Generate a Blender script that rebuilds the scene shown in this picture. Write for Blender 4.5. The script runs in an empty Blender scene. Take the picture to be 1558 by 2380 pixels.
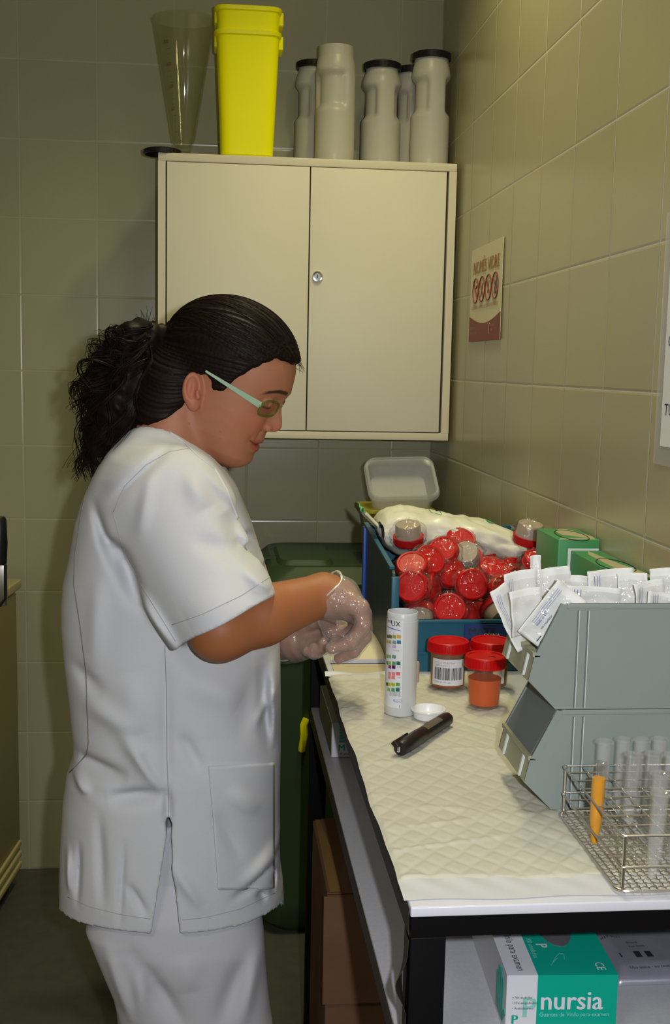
import bpy, bmesh, math, random
import numpy as np
from mathutils import Vector, Matrix, Euler, noise
from mathutils.bvhtree import BVHTree

# ------------------------------------------------------------------ camera
scene = bpy.context.scene
COL = scene.collection
FPX, YAW, PITCH, ROLL = 2633.83, 0.10197, 0.12684, 0.02053
CAM = Vector((-0.58296, -3.12326, 1.42539))
def cam_axes():
    cy, sy, cp, sp = math.cos(YAW), math.sin(YAW), math.cos(PITCH), math.sin(PITCH)
    def tr(v):
        x, y, z = v
        y, z = cp*y + sp*z, -sp*y + cp*z
        return Vector((cy*x + sy*y, -sy*x + cy*y, z))
    f, r, u = tr((0, 1, 0)), tr((1, 0, 0)), tr((0, 0, 1))
    c, s = math.cos(ROLL), math.sin(ROLL)
    return c*r + s*u, -s*r + c*u, f
CR, CU, CF = cam_axes()
cd = bpy.data.cameras.new('camera'); cam = bpy.data.objects.new('camera', cd); COL.objects.link(cam)
cd.sensor_fit = 'HORIZONTAL'; cd.sensor_width = 36.0; cd.lens = 36.0*FPX/1558.0
cd.clip_start = 0.05; cd.clip_end = 50
m = Matrix.Identity(4)
for i in range(3):
    m[i][0], m[i][1], m[i][2], m[i][3] = CR[i], CU[i], -CF[i], CAM[i]
cam.matrix_world = m
scene.camera = cam
def ray(px, py): return CF + CR*((px-779)/FPX) - CU*((py-1190)/FPX)
def aty(px, py, y): d = ray(px, py); return CAM + d*((y-CAM.y)/d.y)      # measuring aids: a photo point on a known plane
def atz(px, py, z): d = ray(px, py); return CAM + d*((z-CAM.z)/d.z)
def atx(px, py, x): d = ray(px, py); return CAM + d*((x-CAM.x)/d.x)

# ------------------------------------------------------------------ world, lights, exposure
vs = scene.view_settings
vs.view_transform = 'Standard'; vs.look = 'None'; vs.gamma = 1.0; vs.use_curve_mapping = False; vs.exposure = 0.0
scene.display_settings.display_device = 'sRGB'
w = bpy.data.worlds.new('world'); scene.world = w; w.use_nodes = True
w.node_tree.nodes['Background'].inputs[0].default_value = (0.5, 0.5, 0.45, 1)
w.node_tree.nodes['Background'].inputs[1].default_value = 0.10
def light(name, kind, loc, energy, color, size=None, size_y=None, target=None):
    d = bpy.data.lights.new(name, kind); o = bpy.data.objects.new(name, d); COL.objects.link(o)
    o.location = loc; d.energy = energy; d.color = color
    if kind == 'AREA':
        d.shape = 'RECTANGLE'; d.size = size; d.size_y = size_y or size
    elif size: d.shadow_soft_size = size
    if target is not None:
        o.rotation_euler = (Vector(target)-Vector(loc)).to_track_quat('-Z', 'Y').to_euler()
    return o
flash = light('camera_flash', 'SPOT', tuple(CAM + CR*0.075 + CU*0.03 - CF*0.02), 55.0, (0.93, 0.95, 1.0), 0.012, target=tuple(CAM + CF*2))
flash.data.spot_size = math.radians(104); flash.data.spot_blend = 0.9
light('ceiling_tube_light', 'AREA', (-0.33, -1.55, 2.78), 6.0, (1.0, 0.93, 0.70), 0.16, 0.7).data.spread = math.radians(138)
light('ceiling_wall_light', 'AREA', (-0.20, -0.95, 2.78), 4.6, (1.0, 0.91, 0.46), 0.08, 0.25).data.spread = math.radians(116)
light('ceiling_room_light', 'AREA', (-1.5, -3.6, 2.78), 13.0, (1.0, 0.96, 0.80), 0.6, 0.6).data.spread = math.radians(140)

# ------------------------------------------------------------------ materials
def mat(name, color, rough=0.5, metal=0.0, noise_amt=0.0, noise_scale=8.0, bump=0.0, bump_scale=60.0,
        trans=0.0, ior=1.45, alpha=1.0, coat=0.0, sheen=0.0, sss=0.0, spec=0.5, emit=None, stretch=(1, 1, 1), bdist=0.002):
    mt = bpy.data.materials.new(name); mt.use_nodes = True
    nt = mt.node_tree; b = nt.nodes['Principled BSDF']
    b.inputs['Base Color'].default_value = (*color, 1); b.inputs['Roughness'].default_value = rough
    b.inputs['Metallic'].default_value = metal; b.inputs['IOR'].default_value = ior
    b.inputs['Transmission Weight'].default_value = trans; b.inputs['Alpha'].default_value = alpha
    b.inputs['Coat Weight'].default_value = coat; b.inputs['Sheen Weight'].default_value = sheen
    b.inputs['Specular IOR Level'].default_value = spec
    if sss:
        b.inputs['Subsurface Weight'].default_value = sss
        b.inputs['Subsurface Radius'].default_value = (1.0, 0.35, 0.2); b.inputs['Subsurface Scale'].default_value = 0.008
    tc = nt.nodes.new('ShaderNodeTexCoord'); mp = nt.nodes.new('ShaderNodeMapping')
    mp.inputs['Scale'].default_value = stretch
    nt.links.new(tc.outputs['Object'], mp.inputs['Vector'])
    nz = nt.nodes.new('ShaderNodeTexNoise'); nz.inputs['Scale'].default_value = noise_scale; nz.inputs['Detail'].default_value = 4
    nt.links.new(mp.outputs[0], nz.inputs['Vector'])
    mx = nt.nodes.new('ShaderNodeMix'); mx.data_type = 'RGBA'; mx.name = 'tintmix'
    k = noise_amt
    mx.inputs[6].default_value = (*[c*(1-k) for c in color], 1); mx.inputs[7].default_value = (*[min(1, c*(1+k)) for c in color], 1)
    nt.links.new(nz.outputs['Fac'], mx.inputs[0]); nt.links.new(mx.outputs[2], b.inputs['Base Color'])
    if bump:
        n2 = nt.nodes.new('ShaderNodeTexNoise'); n2.inputs['Scale'].default_value = bump_scale; n2.inputs['Detail'].default_value = 3
        nt.links.new(mp.outputs[0], n2.inputs['Vector'])
        bp = nt.nodes.new('ShaderNodeBump'); bp.inputs['Strength'].default_value = bump; bp.inputs['Distance'].default_value = bdist
        nt.links.new(n2.outputs['Fac'], bp.inputs['Height']); nt.links.new(bp.outputs[0], b.inputs['Normal'])
    return mt
def film(name, color=(1, 1, 1), gloss=0.12, haze=0.0, rough=0.12, bump=0.0, bscale=60, edge=0.30, milk=(0.8, 0.8, 0.78)):
    """thin clear plastic: see-through, a little milky, glossy at the folds"""
    mt = bpy.data.materials.new(name); mt.use_nodes = True; nt = mt.node_tree; nt.nodes.clear()
    out = nt.nodes.new('ShaderNodeOutputMaterial'); tr = nt.nodes.new('ShaderNodeBsdfTransparent'); tr.inputs[0].default_value = (*color, 1)
    df = nt.nodes.new('ShaderNodeBsdfDiffuse'); df.inputs[0].default_value = (*milk, 1)
    gl = nt.nodes.new('ShaderNodeBsdfGlossy'); gl.inputs['Roughness'].default_value = rough
    m1 = nt.nodes.new('ShaderNodeMixShader'); m2 = nt.nodes.new('ShaderNodeMixShader')
    m1.inputs[0].default_value = haze
    fr = nt.nodes.new('ShaderNodeLayerWeight'); fr.inputs['Blend'].default_value = 0.35
    pw = nt.nodes.new('ShaderNodeMath'); pw.operation = 'POWER'; pw.inputs[1].default_value = 2.5
    ad = nt.nodes.new('ShaderNodeMath'); ad.operation = 'MULTIPLY_ADD'; ad.inputs[1].default_value = edge; ad.inputs[2].default_value = gloss
    ad.use_clamp = True
    nt.links.new(fr.outputs['Facing'], pw.inputs[0]); nt.links.new(pw.outputs[0], ad.inputs[0]); nt.links.new(ad.outputs[0], m2.inputs[0])
    nt.links.new(tr.outputs[0], m1.inputs[1]); nt.links.new(df.outputs[0], m1.inputs[2])
    nt.links.new(m1.outputs[0], m2.inputs[1]); nt.links.new(gl.outputs[0], m2.inputs[2]); nt.links.new(m2.outputs[0], out.inputs[0])
    if bump:
        tc = nt.nodes.new('ShaderNodeTexCoord')
        n2 = nt.nodes.new('ShaderNodeTexNoise'); n2.inputs['Scale'].default_value = bscale; n2.inputs['Detail'].default_value = 2
        nt.links.new(tc.outputs['Object'], n2.inputs['Vector'])
        bp = nt.nodes.new('ShaderNodeBump'); bp.inputs['Strength'].default_value = bump; bp.inputs['Distance'].default_value = 0.01
        nt.links.new(n2.outputs['Fac'], bp.inputs['Height']); nt.links.new(bp.outputs[0], gl.inputs['Normal']); nt.links.new(bp.outputs[0], fr.inputs['Normal'])
    return mt
def tile_mat(name, axis, off_h, color, grout, rough=0.22):
    """square glazed wall tiles, 20 cm, laid straight; axis = the horizontal coordinate"""
    mt = bpy.data.materials.new(name); mt.use_nodes = True; nt = mt.node_tree; b = nt.nodes['Principled BSDF']
    L = nt.links.new
    g = nt.nodes.new('ShaderNodeNewGeometry'); sp = nt.nodes.new('ShaderNodeSeparateXYZ'); L(g.outputs['Position'], sp.inputs[0])
    def M(op, a, b_=None, c=None):
        n = nt.nodes.new('ShaderNodeMath'); n.operation = op
        for i, v in enumerate((a, b_, c)):
            if v is None: continue
            if isinstance(v, (int, float)): n.inputs[i].default_value = v
            else: L(v, n.inputs[i])
        return n.outputs[0]
    h = M('ADD', sp.outputs[axis], off_h + 40.0); v = M('ADD', sp.outputs[2], 40.0)
    def edge(c):
        q = M('DIVIDE', c, 0.2); f = M('FRACT', q); d = M('MINIMUM', f, M('SUBTRACT', 1.0, f)); return M('MULTIPLY', d, 0.2), M('FLOOR', q)
    dh, ih = edge(h); dv, iv = edge(v)
    d = M('MINIMUM', dh, dv)
    line = M('LESS_THAN', d, 0.0011)
    cv = nt.nodes.new('ShaderNodeCombineXYZ'); L(ih, cv.inputs[0]); L(iv, cv.inputs[1])
    wn = nt.nodes.new('ShaderNodeTexWhiteNoise'); L(cv.outputs[0], wn.inputs['Vector'])
    nz = nt.nodes.new('ShaderNodeTexNoise'); nz.inputs['Scale'].default_value = 260; nz.inputs['Detail'].default_value = 2; L(g.outputs['Position'], nz.inputs['Vector'])
    val = M('ADD', M('MULTIPLY', wn.outputs['Value'], 0.07), M('ADD', M('MULTIPLY', nz.outputs['Fac'], 0.06), 0.90))
    sc = nt.nodes.new('ShaderNodeVectorMath'); sc.operation = 'SCALE'; sc.inputs[0].default_value = color; L(val, sc.inputs['Scale'])
    mx = nt.nodes.new('ShaderNodeMix'); mx.data_type = 'RGBA'; L(line, mx.inputs[0]); L(sc.outputs[0], mx.inputs[6]); mx.inputs[7].default_value = (*grout, 1)
    L(mx.outputs[2], b.inputs['Base Color'])
    L(M('ADD', M('MULTIPLY', line, 0.5), rough), b.inputs['Roughness'])
    ht = M('MINIMUM', M('DIVIDE', d, 0.004), 1.0)
    n3 = nt.nodes.new('ShaderNodeTexNoise'); n3.inputs['Scale'].default_value = 5; L(g.outputs['Position'], n3.inputs['Vector'])
    ht2 = M('ADD', ht, M('MULTIPLY', n3.outputs['Fac'], 1.2))
    bp = nt.nodes.new('ShaderNodeBump'); bp.inputs['Strength'].default_value = 0.5; bp.inputs['Distance'].default_value = 0.0012
    L(ht2, bp.inputs['Height']); L(bp.outputs[0], b.inputs['Normal'])
    return mt

MT = {}
MT['cream'] = mat('cream_laminate', (0.74, 0.695, 0.54), 0.45, noise_amt=0.03)
MT['cream_edge'] = mat('cream_edge', (0.70, 0.64, 0.47), 0.5, noise_amt=0.04)
MT['gap_shade'] = mat('gap_shade', (0.03, 0.02, 0.015), 0.8)
MT['chrome'] = mat('chrome', (0.75, 0.75, 0.73), 0.18, 1.0)
MT['steel'] = mat('wire_steel', (0.62, 0.58, 0.52), 0.28, 1.0, noise_amt=0.25, noise_scale=60)
MT['black'] = mat('black_plastic', (0.012, 0.011, 0.012), 0.35)
MT['black_paint'] = mat('black_paint', (0.0035, 0.003, 0.0035), 0.55, spec=0.12)
MT['brown_side'] = mat('dark_brown_edge', (0.035, 0.028, 0.022), 0.6, spec=0.2)
MT['white_lam'] = mat('white_laminate', (0.58, 0.58, 0.64), 0.4, noise_amt=0.02)
MT['shelf'] = mat('grey_laminate', (0.42, 0.42, 0.45), 0.45, noise_amt=0.12, noise_scale=300)
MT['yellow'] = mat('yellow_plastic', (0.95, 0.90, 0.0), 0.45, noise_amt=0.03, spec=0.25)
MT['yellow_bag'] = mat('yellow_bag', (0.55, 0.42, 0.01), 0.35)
MT['jar'] = mat('milky_plastic', (0.50, 0.48, 0.40), 0.35, noise_amt=0.06, noise_scale=20, sss=0.0)
MT['wheelie'] = mat('dark_green_plastic', (0.028, 0.055, 0.018), 0.5, noise_amt=0.15)
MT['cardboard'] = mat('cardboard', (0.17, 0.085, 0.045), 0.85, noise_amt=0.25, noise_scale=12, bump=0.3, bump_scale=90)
MT['tape'] = mat('parcel_tape', (0.30, 0.17, 0.05), 0.45)
MT['paper'] = mat('white_paper', (0.78, 0.78, 0.76), 0.7)
MT['paper_cream'] = mat('cream_paper', (0.74, 0.66, 0.46), 0.7)
MT['grey_bin'] = mat('grey_green_plastic', (0.215, 0.25, 0.235), 0.42, noise_amt=0.06, noise_scale=14, bump=0.05)
MT['grey_lip'] = mat('grey_lip_plastic', (0.30, 0.30, 0.20), 0.5, noise_amt=0.1)
MT['bin_dark'] = mat('slate_plastic', (0.13, 0.15, 0.155), 0.5)
MT['rail'] = mat('pale_rail', (0.50, 0.54, 0.50), 0.5)
MT['teal'] = mat('teal_blue_plastic', (0.012, 0.105, 0.175), 0.4)
MT['blue'] = mat('blue_plastic', (0.012, 0.075, 0.40), 0.4)
MT['navy'] = mat('navy_card', (0.01, 0.035, 0.16), 0.5)
MT['red'] = mat('red_plastic', (0.50, 0.0015, 0.003), 0.38, spec=0.3)
MT['cup'] = mat('cup_plastic', (0.72, 0.68, 0.62), 0.3, trans=0.6, ior=1.1, noise_amt=0.03)
MT['ink'] = mat('black_ink', (0.02, 0.02, 0.025), 0.6)
MT['ink_blue'] = mat('blue_ink', (0.12, 0.15, 0.36), 0.6)
MT['floor'] = mat('grey_floor', (0.075, 0.075, 0.055), 0.6, noise_amt=0.25, noise_scale=30)
MT['ceil'] = mat('ceiling_paint', (0.62, 0.60, 0.50), 0.8)
MT['wall_b'] = tile_mat('tiles_back', 0, 0.11145, (0.43, 0.415, 0.265), (0.48, 0.45, 0.30))
MT['wall_r'] = tile_mat('tiles_right', 1, 0.22602, (0.42, 0.385, 0.225), (0.52, 0.50, 0.42), 0.26)
MT['wall_p'] = mat('plaster', (0.45, 0.43, 0.34), 0.7)
MT['film'] = film('clear_film', gloss=0.04, haze=0.010, rough=0.07, bump=1.0, bscale=48, edge=0.40)
MT['glass'] = film('thin_glass', (0.95, 0.945, 0.88), gloss=0.035, haze=0.015, rough=0.04, edge=0.55)

# ------------------------------------------------------------------ object helpers
def tag(o, label=None, cat=None, group=None, kind=None):
    if label: o['label'] = label
    if cat: o['category'] = cat
    if group: o['group'] = group
    if kind: o['kind'] = kind
    return o
def thing(name, label, cat, loc=(0, 0, 0), rotz=0.0, group=None):
    o = bpy.data.objects.new(name, None); COL.objects.link(o); o.location = loc; o.rotation_euler = (0, 0, rotz)
    o.empty_display_size = 0.02
    return tag(o, label, cat, group)
def copy_tree(o, parent=None):
    c = o.copy(); COL.objects.link(c)
    if parent is not None: c.parent = parent
    for ch in [x for x in KIDS.get(o.name, [])]:
        k = copy_tree(ch, c); KIDS.setdefault(c.name, []).append(k)
    return c
KIDS = {}
class MB:
    """collects shapes into one mesh"""
    def __init__(s): s.v = []; s.f = []; s.m = []; s.sm = []
    def add(s, vs_, fs, mi=0, smooth=False, M=None):
        o = len(s.v)
        if M is not None: vs_ = [M @ Vector(p) for p in vs_]
        s.v += [tuple(p) for p in vs_]; s.f += [tuple(i+o for i in f) for f in fs]
        s.m += [mi]*len(fs); s.sm += [smooth]*len(fs); return s
    def box(s, x0, x1, y0, y1, z0, z1, mi=0, M=None, bev=0.0):
        if bev > 0:
            bm = bmesh.new(); bmesh.ops.create_cube(bm, size=1)
            for v in bm.verts: v.co = Vector(((x0+x1)/2+v.co.x*(x1-x0), (y0+y1)/2+v.co.y*(y1-y0), (z0+z1)/2+v.co.z*(z1-z0)))
            bmesh.ops.bevel(bm, geom=bm.edges[:], offset=bev, segments=3, profile=0.5, affect='EDGES')
            return s.bm(bm, mi, True, M)
        vs_ = [(x, y, z) for x in (x0, x1) for y in (y0, y1) for z in (z0, z1)]
        return s.add(vs_, [(0, 1, 3, 2), (4, 6, 7, 5), (0, 4, 5, 1), (2, 3, 7, 6), (0, 2, 6, 4), (1, 5, 7, 3)], mi, False, M)
    def bm(s, bm, mi=0, smooth=False, M=None):
        bm.verts.index_update()
        s.add([v.co.copy() for v in bm.verts], [[v.index for v in f.verts] for f in bm.faces], mi, smooth, M); bm.free(); return s
    def lathe(s, prof, n=32, mi=0, M=None, sx=1.0, sy=1.0, power=2.0):
        """prof = [(r, z)...]; r = 0 closes; power > 2 squares the section"""
        vs_ = []; rings = []
        for r, z in prof:
            if r <= 1e-7: rings.append([len(vs_)]); vs_.append((0, 0, z))
            else:
                rg = []
                for i in range(n):
                    a = 2*math.pi*i/n; c, q = math.cos(a), math.sin(a)
                    k = (abs(c)**power + abs(q)**power)**(-1/power)
                    rg.append(len(vs_)); vs_.append((r*sx*c*k, r*sy*q*k, z))
                rings.append(rg)
        fs = []
        for a, b in zip(rings, rings[1:]):
            for i in range(n):
                j = (i+1) % n
                if len(a) == 1 and len(b) == 1: continue
                if len(a) == 1: fs.append((a[0], b[j], b[i]))
                elif len(b) == 1: fs.append((a[i], a[j], b[0]))
                else: fs.append((a[i], a[j], b[j], b[i]))
        return s.add(vs_, fs, mi, True, M)
    def tube(s, pts, r, n=8, mi=0, M=None, closed=False, caps=True):
        P = [Vector(p) for p in pts]; N = len(P); vs_ = []; fs = []
        R = r if isinstance(r, (list, tuple)) else [r]*N
        up = None
        for i, p in enumerate(P):
            t = (P[(i+1) % N] - P[i-1]) if closed else (P[min(i+1, N-1)] - P[max(i-1, 0)])
            if t.length < 1e-9: t = Vector((0, 0, 1))
            t.normalize()
            if up is None:
                up = t.cross(Vector((0, 0, 1)) if abs(t.z) < 0.9 else Vector((1, 0, 0))).normalized()
            else:
                up = (up - t*up.dot(t))
                up = up.normalized() if up.length > 1e-6 else t.orthogonal().normalized()
            b = t.cross(up)
            for k in range(n):
                a = 2*math.pi*k/n; vs_.append(p + (up*math.cos(a) + b*math.sin(a))*R[i])
        for i in range(N if closed else N-1):
            j = (i+1) % N
            for k in range(n): fs.append((i*n+k, i*n+(k+1) % n, j*n+(k+1) % n, j*n+k))
        if caps and not closed: fs += [tuple(range(n))[::-1], tuple((N-1)*n+k for k in range(n))]
        return s.add(vs_, fs, mi, True, M)
    def prism(s, poly, d0, d1, plane='xz', mi=0, M=None, smooth=False):
        """outline in a plane, given a real thickness d0..d1 along the third axis"""
        n = len(poly)
        def p3(a, b, d): return {'xz': (a, d, b), 'xy': (a, b, d), 'yz': (d, a, b)}[plane]
        vs_ = [p3(a, b, d0) for a, b in poly] + [p3(a, b, d1) for a, b in poly]
        fs = [tuple(range(n)), tuple(range(n, 2*n))[::-1]] + [(i, i+n, (i+1) % n+n, (i+1) % n) for i in range(n)]
        return s.add(vs_, fs, mi, smooth, M)
    def grid(s, fn, nu, nv, mi=0, M=None, thick=0.0):
        """surface fn(u, v), u, v in 0..1; thick > 0 makes it a slab"""
        P = [[Vector(fn(i/nu, j/nv)) for j in range(nv+1)] for i in range(nu+1)]
        vs_ = [p for r_ in P for p in r_]; W = nv+1
        fs = [(i*W+j, (i+1)*W+j, (i+1)*W+j+1, i*W+j+1) for i in range(nu) for j in range(nv)]
        if thick:
            N = len(vs_); nn = []
            for i in range(nu+1):
                for j in range(nv+1):
                    du = P[min(i+1, nu)][j]-P[max(i-1, 0)][j]; dv = P[i][min(j+1, nv)]-P[i][max(j-1, 0)]
                    c = du.cross(dv); nn.append(c.normalized() if c.length > 1e-12 else Vector((0, 0, 1)))
            vs_ = vs_ + [p - q*thick for p, q in zip(vs_, nn)]
            fs = fs + [tuple(k+N for k in f[::-1]) for f in fs]
            bd = [(i, 0) for i in range(nu)] + [(nu, j) for j in range(nv)] + [(i, nv) for i in range(nu, 0, -1)] + [(0, j) for j in range(nv, 0, -1)]
            ids = [i*W+j for i, j in bd]
            for a, b in zip(ids, ids[1:]+ids[:1]): fs.append((b, a, a+N, b+N))
        return s.add(vs_, fs, mi, True, M)
    def text(s, txt, size, M, mi=0, bold=0.0, sx=1.0, warp=None):
        g_, fs = text_geo(txt)
        for k in ((0,) if bold <= 0 else (-1, 0, 1)):      # heavier strokes by narrow repeats
            s.add([Vector((x*size*sx+k*bold*size*0.8, y*size, 0.00002*k)) for x, y in g_], fs, mi, False, M)
        return s
    def build(s, name, mats, parent=None, off=None, sharp=35):
        me = bpy.data.meshes.new(name)
        vv = s.v if off is None else [(a-off[0], b-off[1], c-off[2]) for a, b, c in s.v]
        me.from_pydata(vv, [], s.f)
        if not isinstance(mats, (list, tuple)): mats = [mats]
        for q in mats: me.materials.append(MT[q] if isinstance(q, str) else q)
        me.polygons.foreach_set('material_index', s.m); me.polygons.foreach_set('use_smooth', [True]*len(s.f))
        me.update()
        bm = bmesh.new(); bm.from_mesh(me); bmesh.ops.recalc_face_normals(bm, faces=bm.faces)
        ca = math.radians(sharp)
        for e in bm.edges:
            if len(e.link_faces) == 2 and e.calc_face_angle(0) > ca: e.smooth = False
        bm.to_mesh(me); bm.free()
        o = bpy.data.objects.new(name, me); COL.objects.link(o)
        if parent is not None:
            o.parent = parent; KIDS.setdefault(parent.name, []).append(o)
        return o
_T = {}
def text_geo(t, bold=0.0):
    k = (t, bold)
    if k not in _T:
        c = bpy.data.curves.new('t', 'FONT'); c.body = t; c.size = 1.0; c.offset = bold; c.resolution_u = 2
        o = bpy.data.objects.new('t', c); me = bpy.data.meshes.new_from_object(o)
        _T[k] = ([(v.co.x, v.co.y) for v in me.vertices], [tuple(p.vertices) for p in me.polygons])
        bpy.data.objects.remove(o); bpy.data.meshes.remove(me); bpy.data.curves.remove(c)
    return _T[k]
def text_w(t, bold=0.0): v = text_geo(t)[0]; return max(p[0] for p in v) if v else 0
def frame(o, ex, ey):
    """matrix with x along ex, y along ey, z = their cross"""
    ex = Vector(ex).normalized(); ey = (Vector(ey) - ex*Vector(ey).dot(ex)).normalized(); ez = ex.cross(ey)
    M_ = Matrix.Identity(4)
    for i in range(3): M_[i][0], M_[i][1], M_[i][2], M_[i][3] = ex[i], ey[i], ez[i], o[i]
    return M_
def T_(x, y, z): return Matrix.Translation((x, y, z))
def rnd(a, b): return random.uniform(a, b)
def lerp(a, b, t): return a + (b-a)*t
random.seed(7)

# ================================================================== the room
def struct(name, mb, m_): return tag(mb.build(name, m_), kind='structure')
struct('wall_back', MB().box(-2.6, 0.12, 0, 0.12, 0, 2.8), 'wall_b')
struct('wall_right', MB().box(0, 0.12, -4.6, 0, 0, 2.8), 'wall_r')
struct('wall_left', MB().box(-2.72, -2.6, -4.6, 0.12, 0, 2.8), 'wall_p')
struct('wall_front', MB().box(-2.72, 0.12, -4.72, -4.6, 0, 2.8), 'wall_p')
struct('floor', MB().box(-2.72, 0.12, -4.72, 0.12, -0.1, 0), 'floor')
struct('ceiling', MB().box(-2.72, 0.12, -4.72, 0.12, 2.8, 2.9), 'ceil')

# ================================================================== wall cabinet
CX0, CX1, CY, CZ0, CZ1 = -0.737, -0.010, -0.30, 1.247, 1.927
cab = thing('wall_cabinet', 'cream two-door cabinet hung on the tiled wall, jars standing on its top', 'cabinet', (CX0, 0, CZ0))
off = tuple(cab.location)
mb = MB(); t = 0.019
mb.box(CX0, CX1, CY, 0, CZ1-t, CZ1, bev=0.0015).box(CX0, CX1, CY, 0, CZ0, CZ0+t, bev=0.0015)
mb.box(CX0, CX0+t-0.001, CY, 0, CZ0+t, CZ1-t).box(CX1-t, CX1, CY, 0, CZ0+t, CZ1-t).box(CX0+t, CX1-t, -0.012, -0.002, CZ0+t, CZ1-t)
mb.box(CX0+t, CX1-t, CY+0.012, CY+0.02, CZ0+t, CZ1-t, 1)  # dark sheet behind the doors, painting the shade in their gaps
mb.build('body', ['cream_edge', 'gap_shade'], cab, off)
xm = aty(717, 700, CY).x
MB().box(CX0+t+0.002, xm-0.0015, CY-0.001, CY+0.015, CZ0+t+0.002, CZ1-t-0.002, bev=0.001).build('door', 'cream', cab, off)
dr = MB().box(xm+0.0015, CX1-t-0.006, CY-0.001, CY+0.015, CZ0+t+0.002, CZ1-t-0.002, bev=0.001).build('door', 'cream', cab, off)
lk = aty(738, 643, CY)
mb = MB().lathe([(0, -0.004), (0.0125, -0.004), (0.0135, 0.003), (0.012, 0.006), (0.0085, 0.0065), (0.008, 0.0045), (0, 0.0045)], 28, 0, T_(lk.x, CY-0.001, lk.z) @ Matrix.Rotation(math.pi/2, 4, 'X'))
mb.box(lk.x-0.001, lk.x+0.001, CY-0.0075, CY-0.005, lk.z-0.004, lk.z+0.004, 1)
mb.build('lock', ['chrome', 'ink'], dr, off)

# ---- black screw lid hanging over the cabinet's corner
def jar_lid(name, r, h):
    mb = MB(); n = 60
    prof = [(0, h), (r*0.93, h), (r, h-0.002), (r, 0.001), (r-0.002, 0), (r-0.003, h-0.003), (0, h-0.004)]
    mb.lathe(prof, n)
    for i in range(n//2):
        a = 2*math.pi*i/(n//2)
        mb.box(-0.0012, 0.0012, -0.0012, 0.0008, 0.001, h-0.002, 0, T_(r*math.cos(a), r*math.sin(a), 0) @ Matrix.Rotation(a+math.pi/2, 4, 'Z'))
    return mb
o = jar_lid('lid', 0.0445, 0.013).build('jar_lid', 'black'); o.location = (-0.7285, -0.262, CZ1)
tag(o, 'loose black screw lid jutting over the cabinet corner', 'lid')

# ---- conical glass
cg = thing('sediment_glass', 'tall conical graduated glass standing on the cabinet beside the yellow containers', 'glass vessel', (-0.679, -0.215, CZ1))
mb = MB()
mb.lathe([(0.030, 0.0), (0.034, 0.003), (0.030, 0.008), (0.017, 0.016), (0.0245, 0.035), (0.028, 0.045), (0.0745, 0.325), (0.0775, 0.328), (0.076, 0.331), (0.073, 0.329), (0.0715, 0.322), (0.0265, 0.045), (0.016, 0.03), (0, 0.028)], 48)
mb.build('vessel', 'glass', cg)
MB().lathe([(0, 0.0), (0.030, 0.0), (0.034, 0.003), (0.0335, 0.006), (0.030, 0.008), (0.017, 0.016), (0, 0.017)], 40).build('foot', 'glass', cg)
mb = MB(); MT['scale_ink'] = mat('red_scale_print', (0.20, 0.07, 0.04), 0.7)
for k in range(18):
    z = 0.06 + k*0.0125; r = 0.0285 + (z-0.045)*0.1665
    a0 = math.radians(232); da = 0.16 if k % 3 == 0 else 0.08
    mb.tube([(r*math.cos(a0+da*q/4), r*math.sin(a0+da*q/4), z) for q in range(5)], 0.0005, 4)
for k, tx in enumerate(('500', '300', '100', '50')):
    z = 0.26 - k*0.05; r = 0.029 + (z-0.045)*0.1665; a0 = math.radians(224)
    mb.text(tx, 0.011, frame((r*math.cos(a0), r*math.sin(a0), z), (math.cos(a0+math.pi/2), math.sin(a0+math.pi/2), 0), (0, 0, 1)), 0, 0.02)
mb.build('graduation', 'scale_ink', cg)

# ---- two yellow containers, one in the other
def yellow_container(name, label, loc, hh):
    r = thing(name, label, 'container', loc, 0.0, 'nested yellow waste containers')
    w0, d0, w1, d1 = 0.0635, 0.052, 0.0765, 0.064
    mb = MB(); prof = []
    for z, k in ((0.0, 0), (0.0, 1)): pass
    n = 56
    def ring(z, kx, ky, off_=0.0):
        out = []
        for i in range(n):
            a = 2*math.pi*i/n; c, q = math.cos(a), math.sin(a); k = (abs(c)**6 + abs(q)**6)**(-1/6)
            out.append(((kx+off_)*c*k, (ky+off_)*q*k, z))
        return out
    zz = [0.0, 0.004, 0.02, hh*0.5, hh-0.03, hh-0.012]
    rings = [ring(z, lerp(w0, w1, z/hh), lerp(d0, d1, z/hh), -0.004 if i == 0 else 0) for i, z in enumerate(zz)]
    rings += [ring(hh-0.010, w1, d1, 0.003), ring(hh-0.002, w1, d1, 0.005), ring(hh, w1, d1, 0.003), ring(hh-0.004, w1, d1, -0.002), ring(0.02, w0, d0, -0.003)]
    vs_ = [p for q in rings for p in q]; fs = [(i*n+j, i*n+(j+1) % n, (i+1)*n+(j+1) % n, (i+1)*n+j) for i in range(len(rings)-1) for j in range(n)]
    fs += [tuple(range(n))[::-1], tuple((len(rings)-1)*n+j for j in range(n))]
    mb.add(vs_, fs, 0, True); mb.build('body', 'yellow', r)
    for sgn in (-1, 1):   # side flaps under the rim
        mb = MB(); mb.box(sgn*w1-0.004, sgn*w1+0.0085, -0.032, 0.032, hh-0.034, hh-0.003, bev=0.0025)
        mb.build('rim_clip', 'yellow', r)
    return r
yl = aty(570, 356, -0.245)
yellow_container('yellow_container', 'lower yellow plastic container, standing on the cabinet top', (yl.x+0.0035, -0.243, CZ1), 0.288)
yellow_container('yellow_container', 'upper yellow plastic container, nested inside the one below it', (yl.x+0.0035, -0.243, CZ1+0.055), 0.288)

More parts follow.
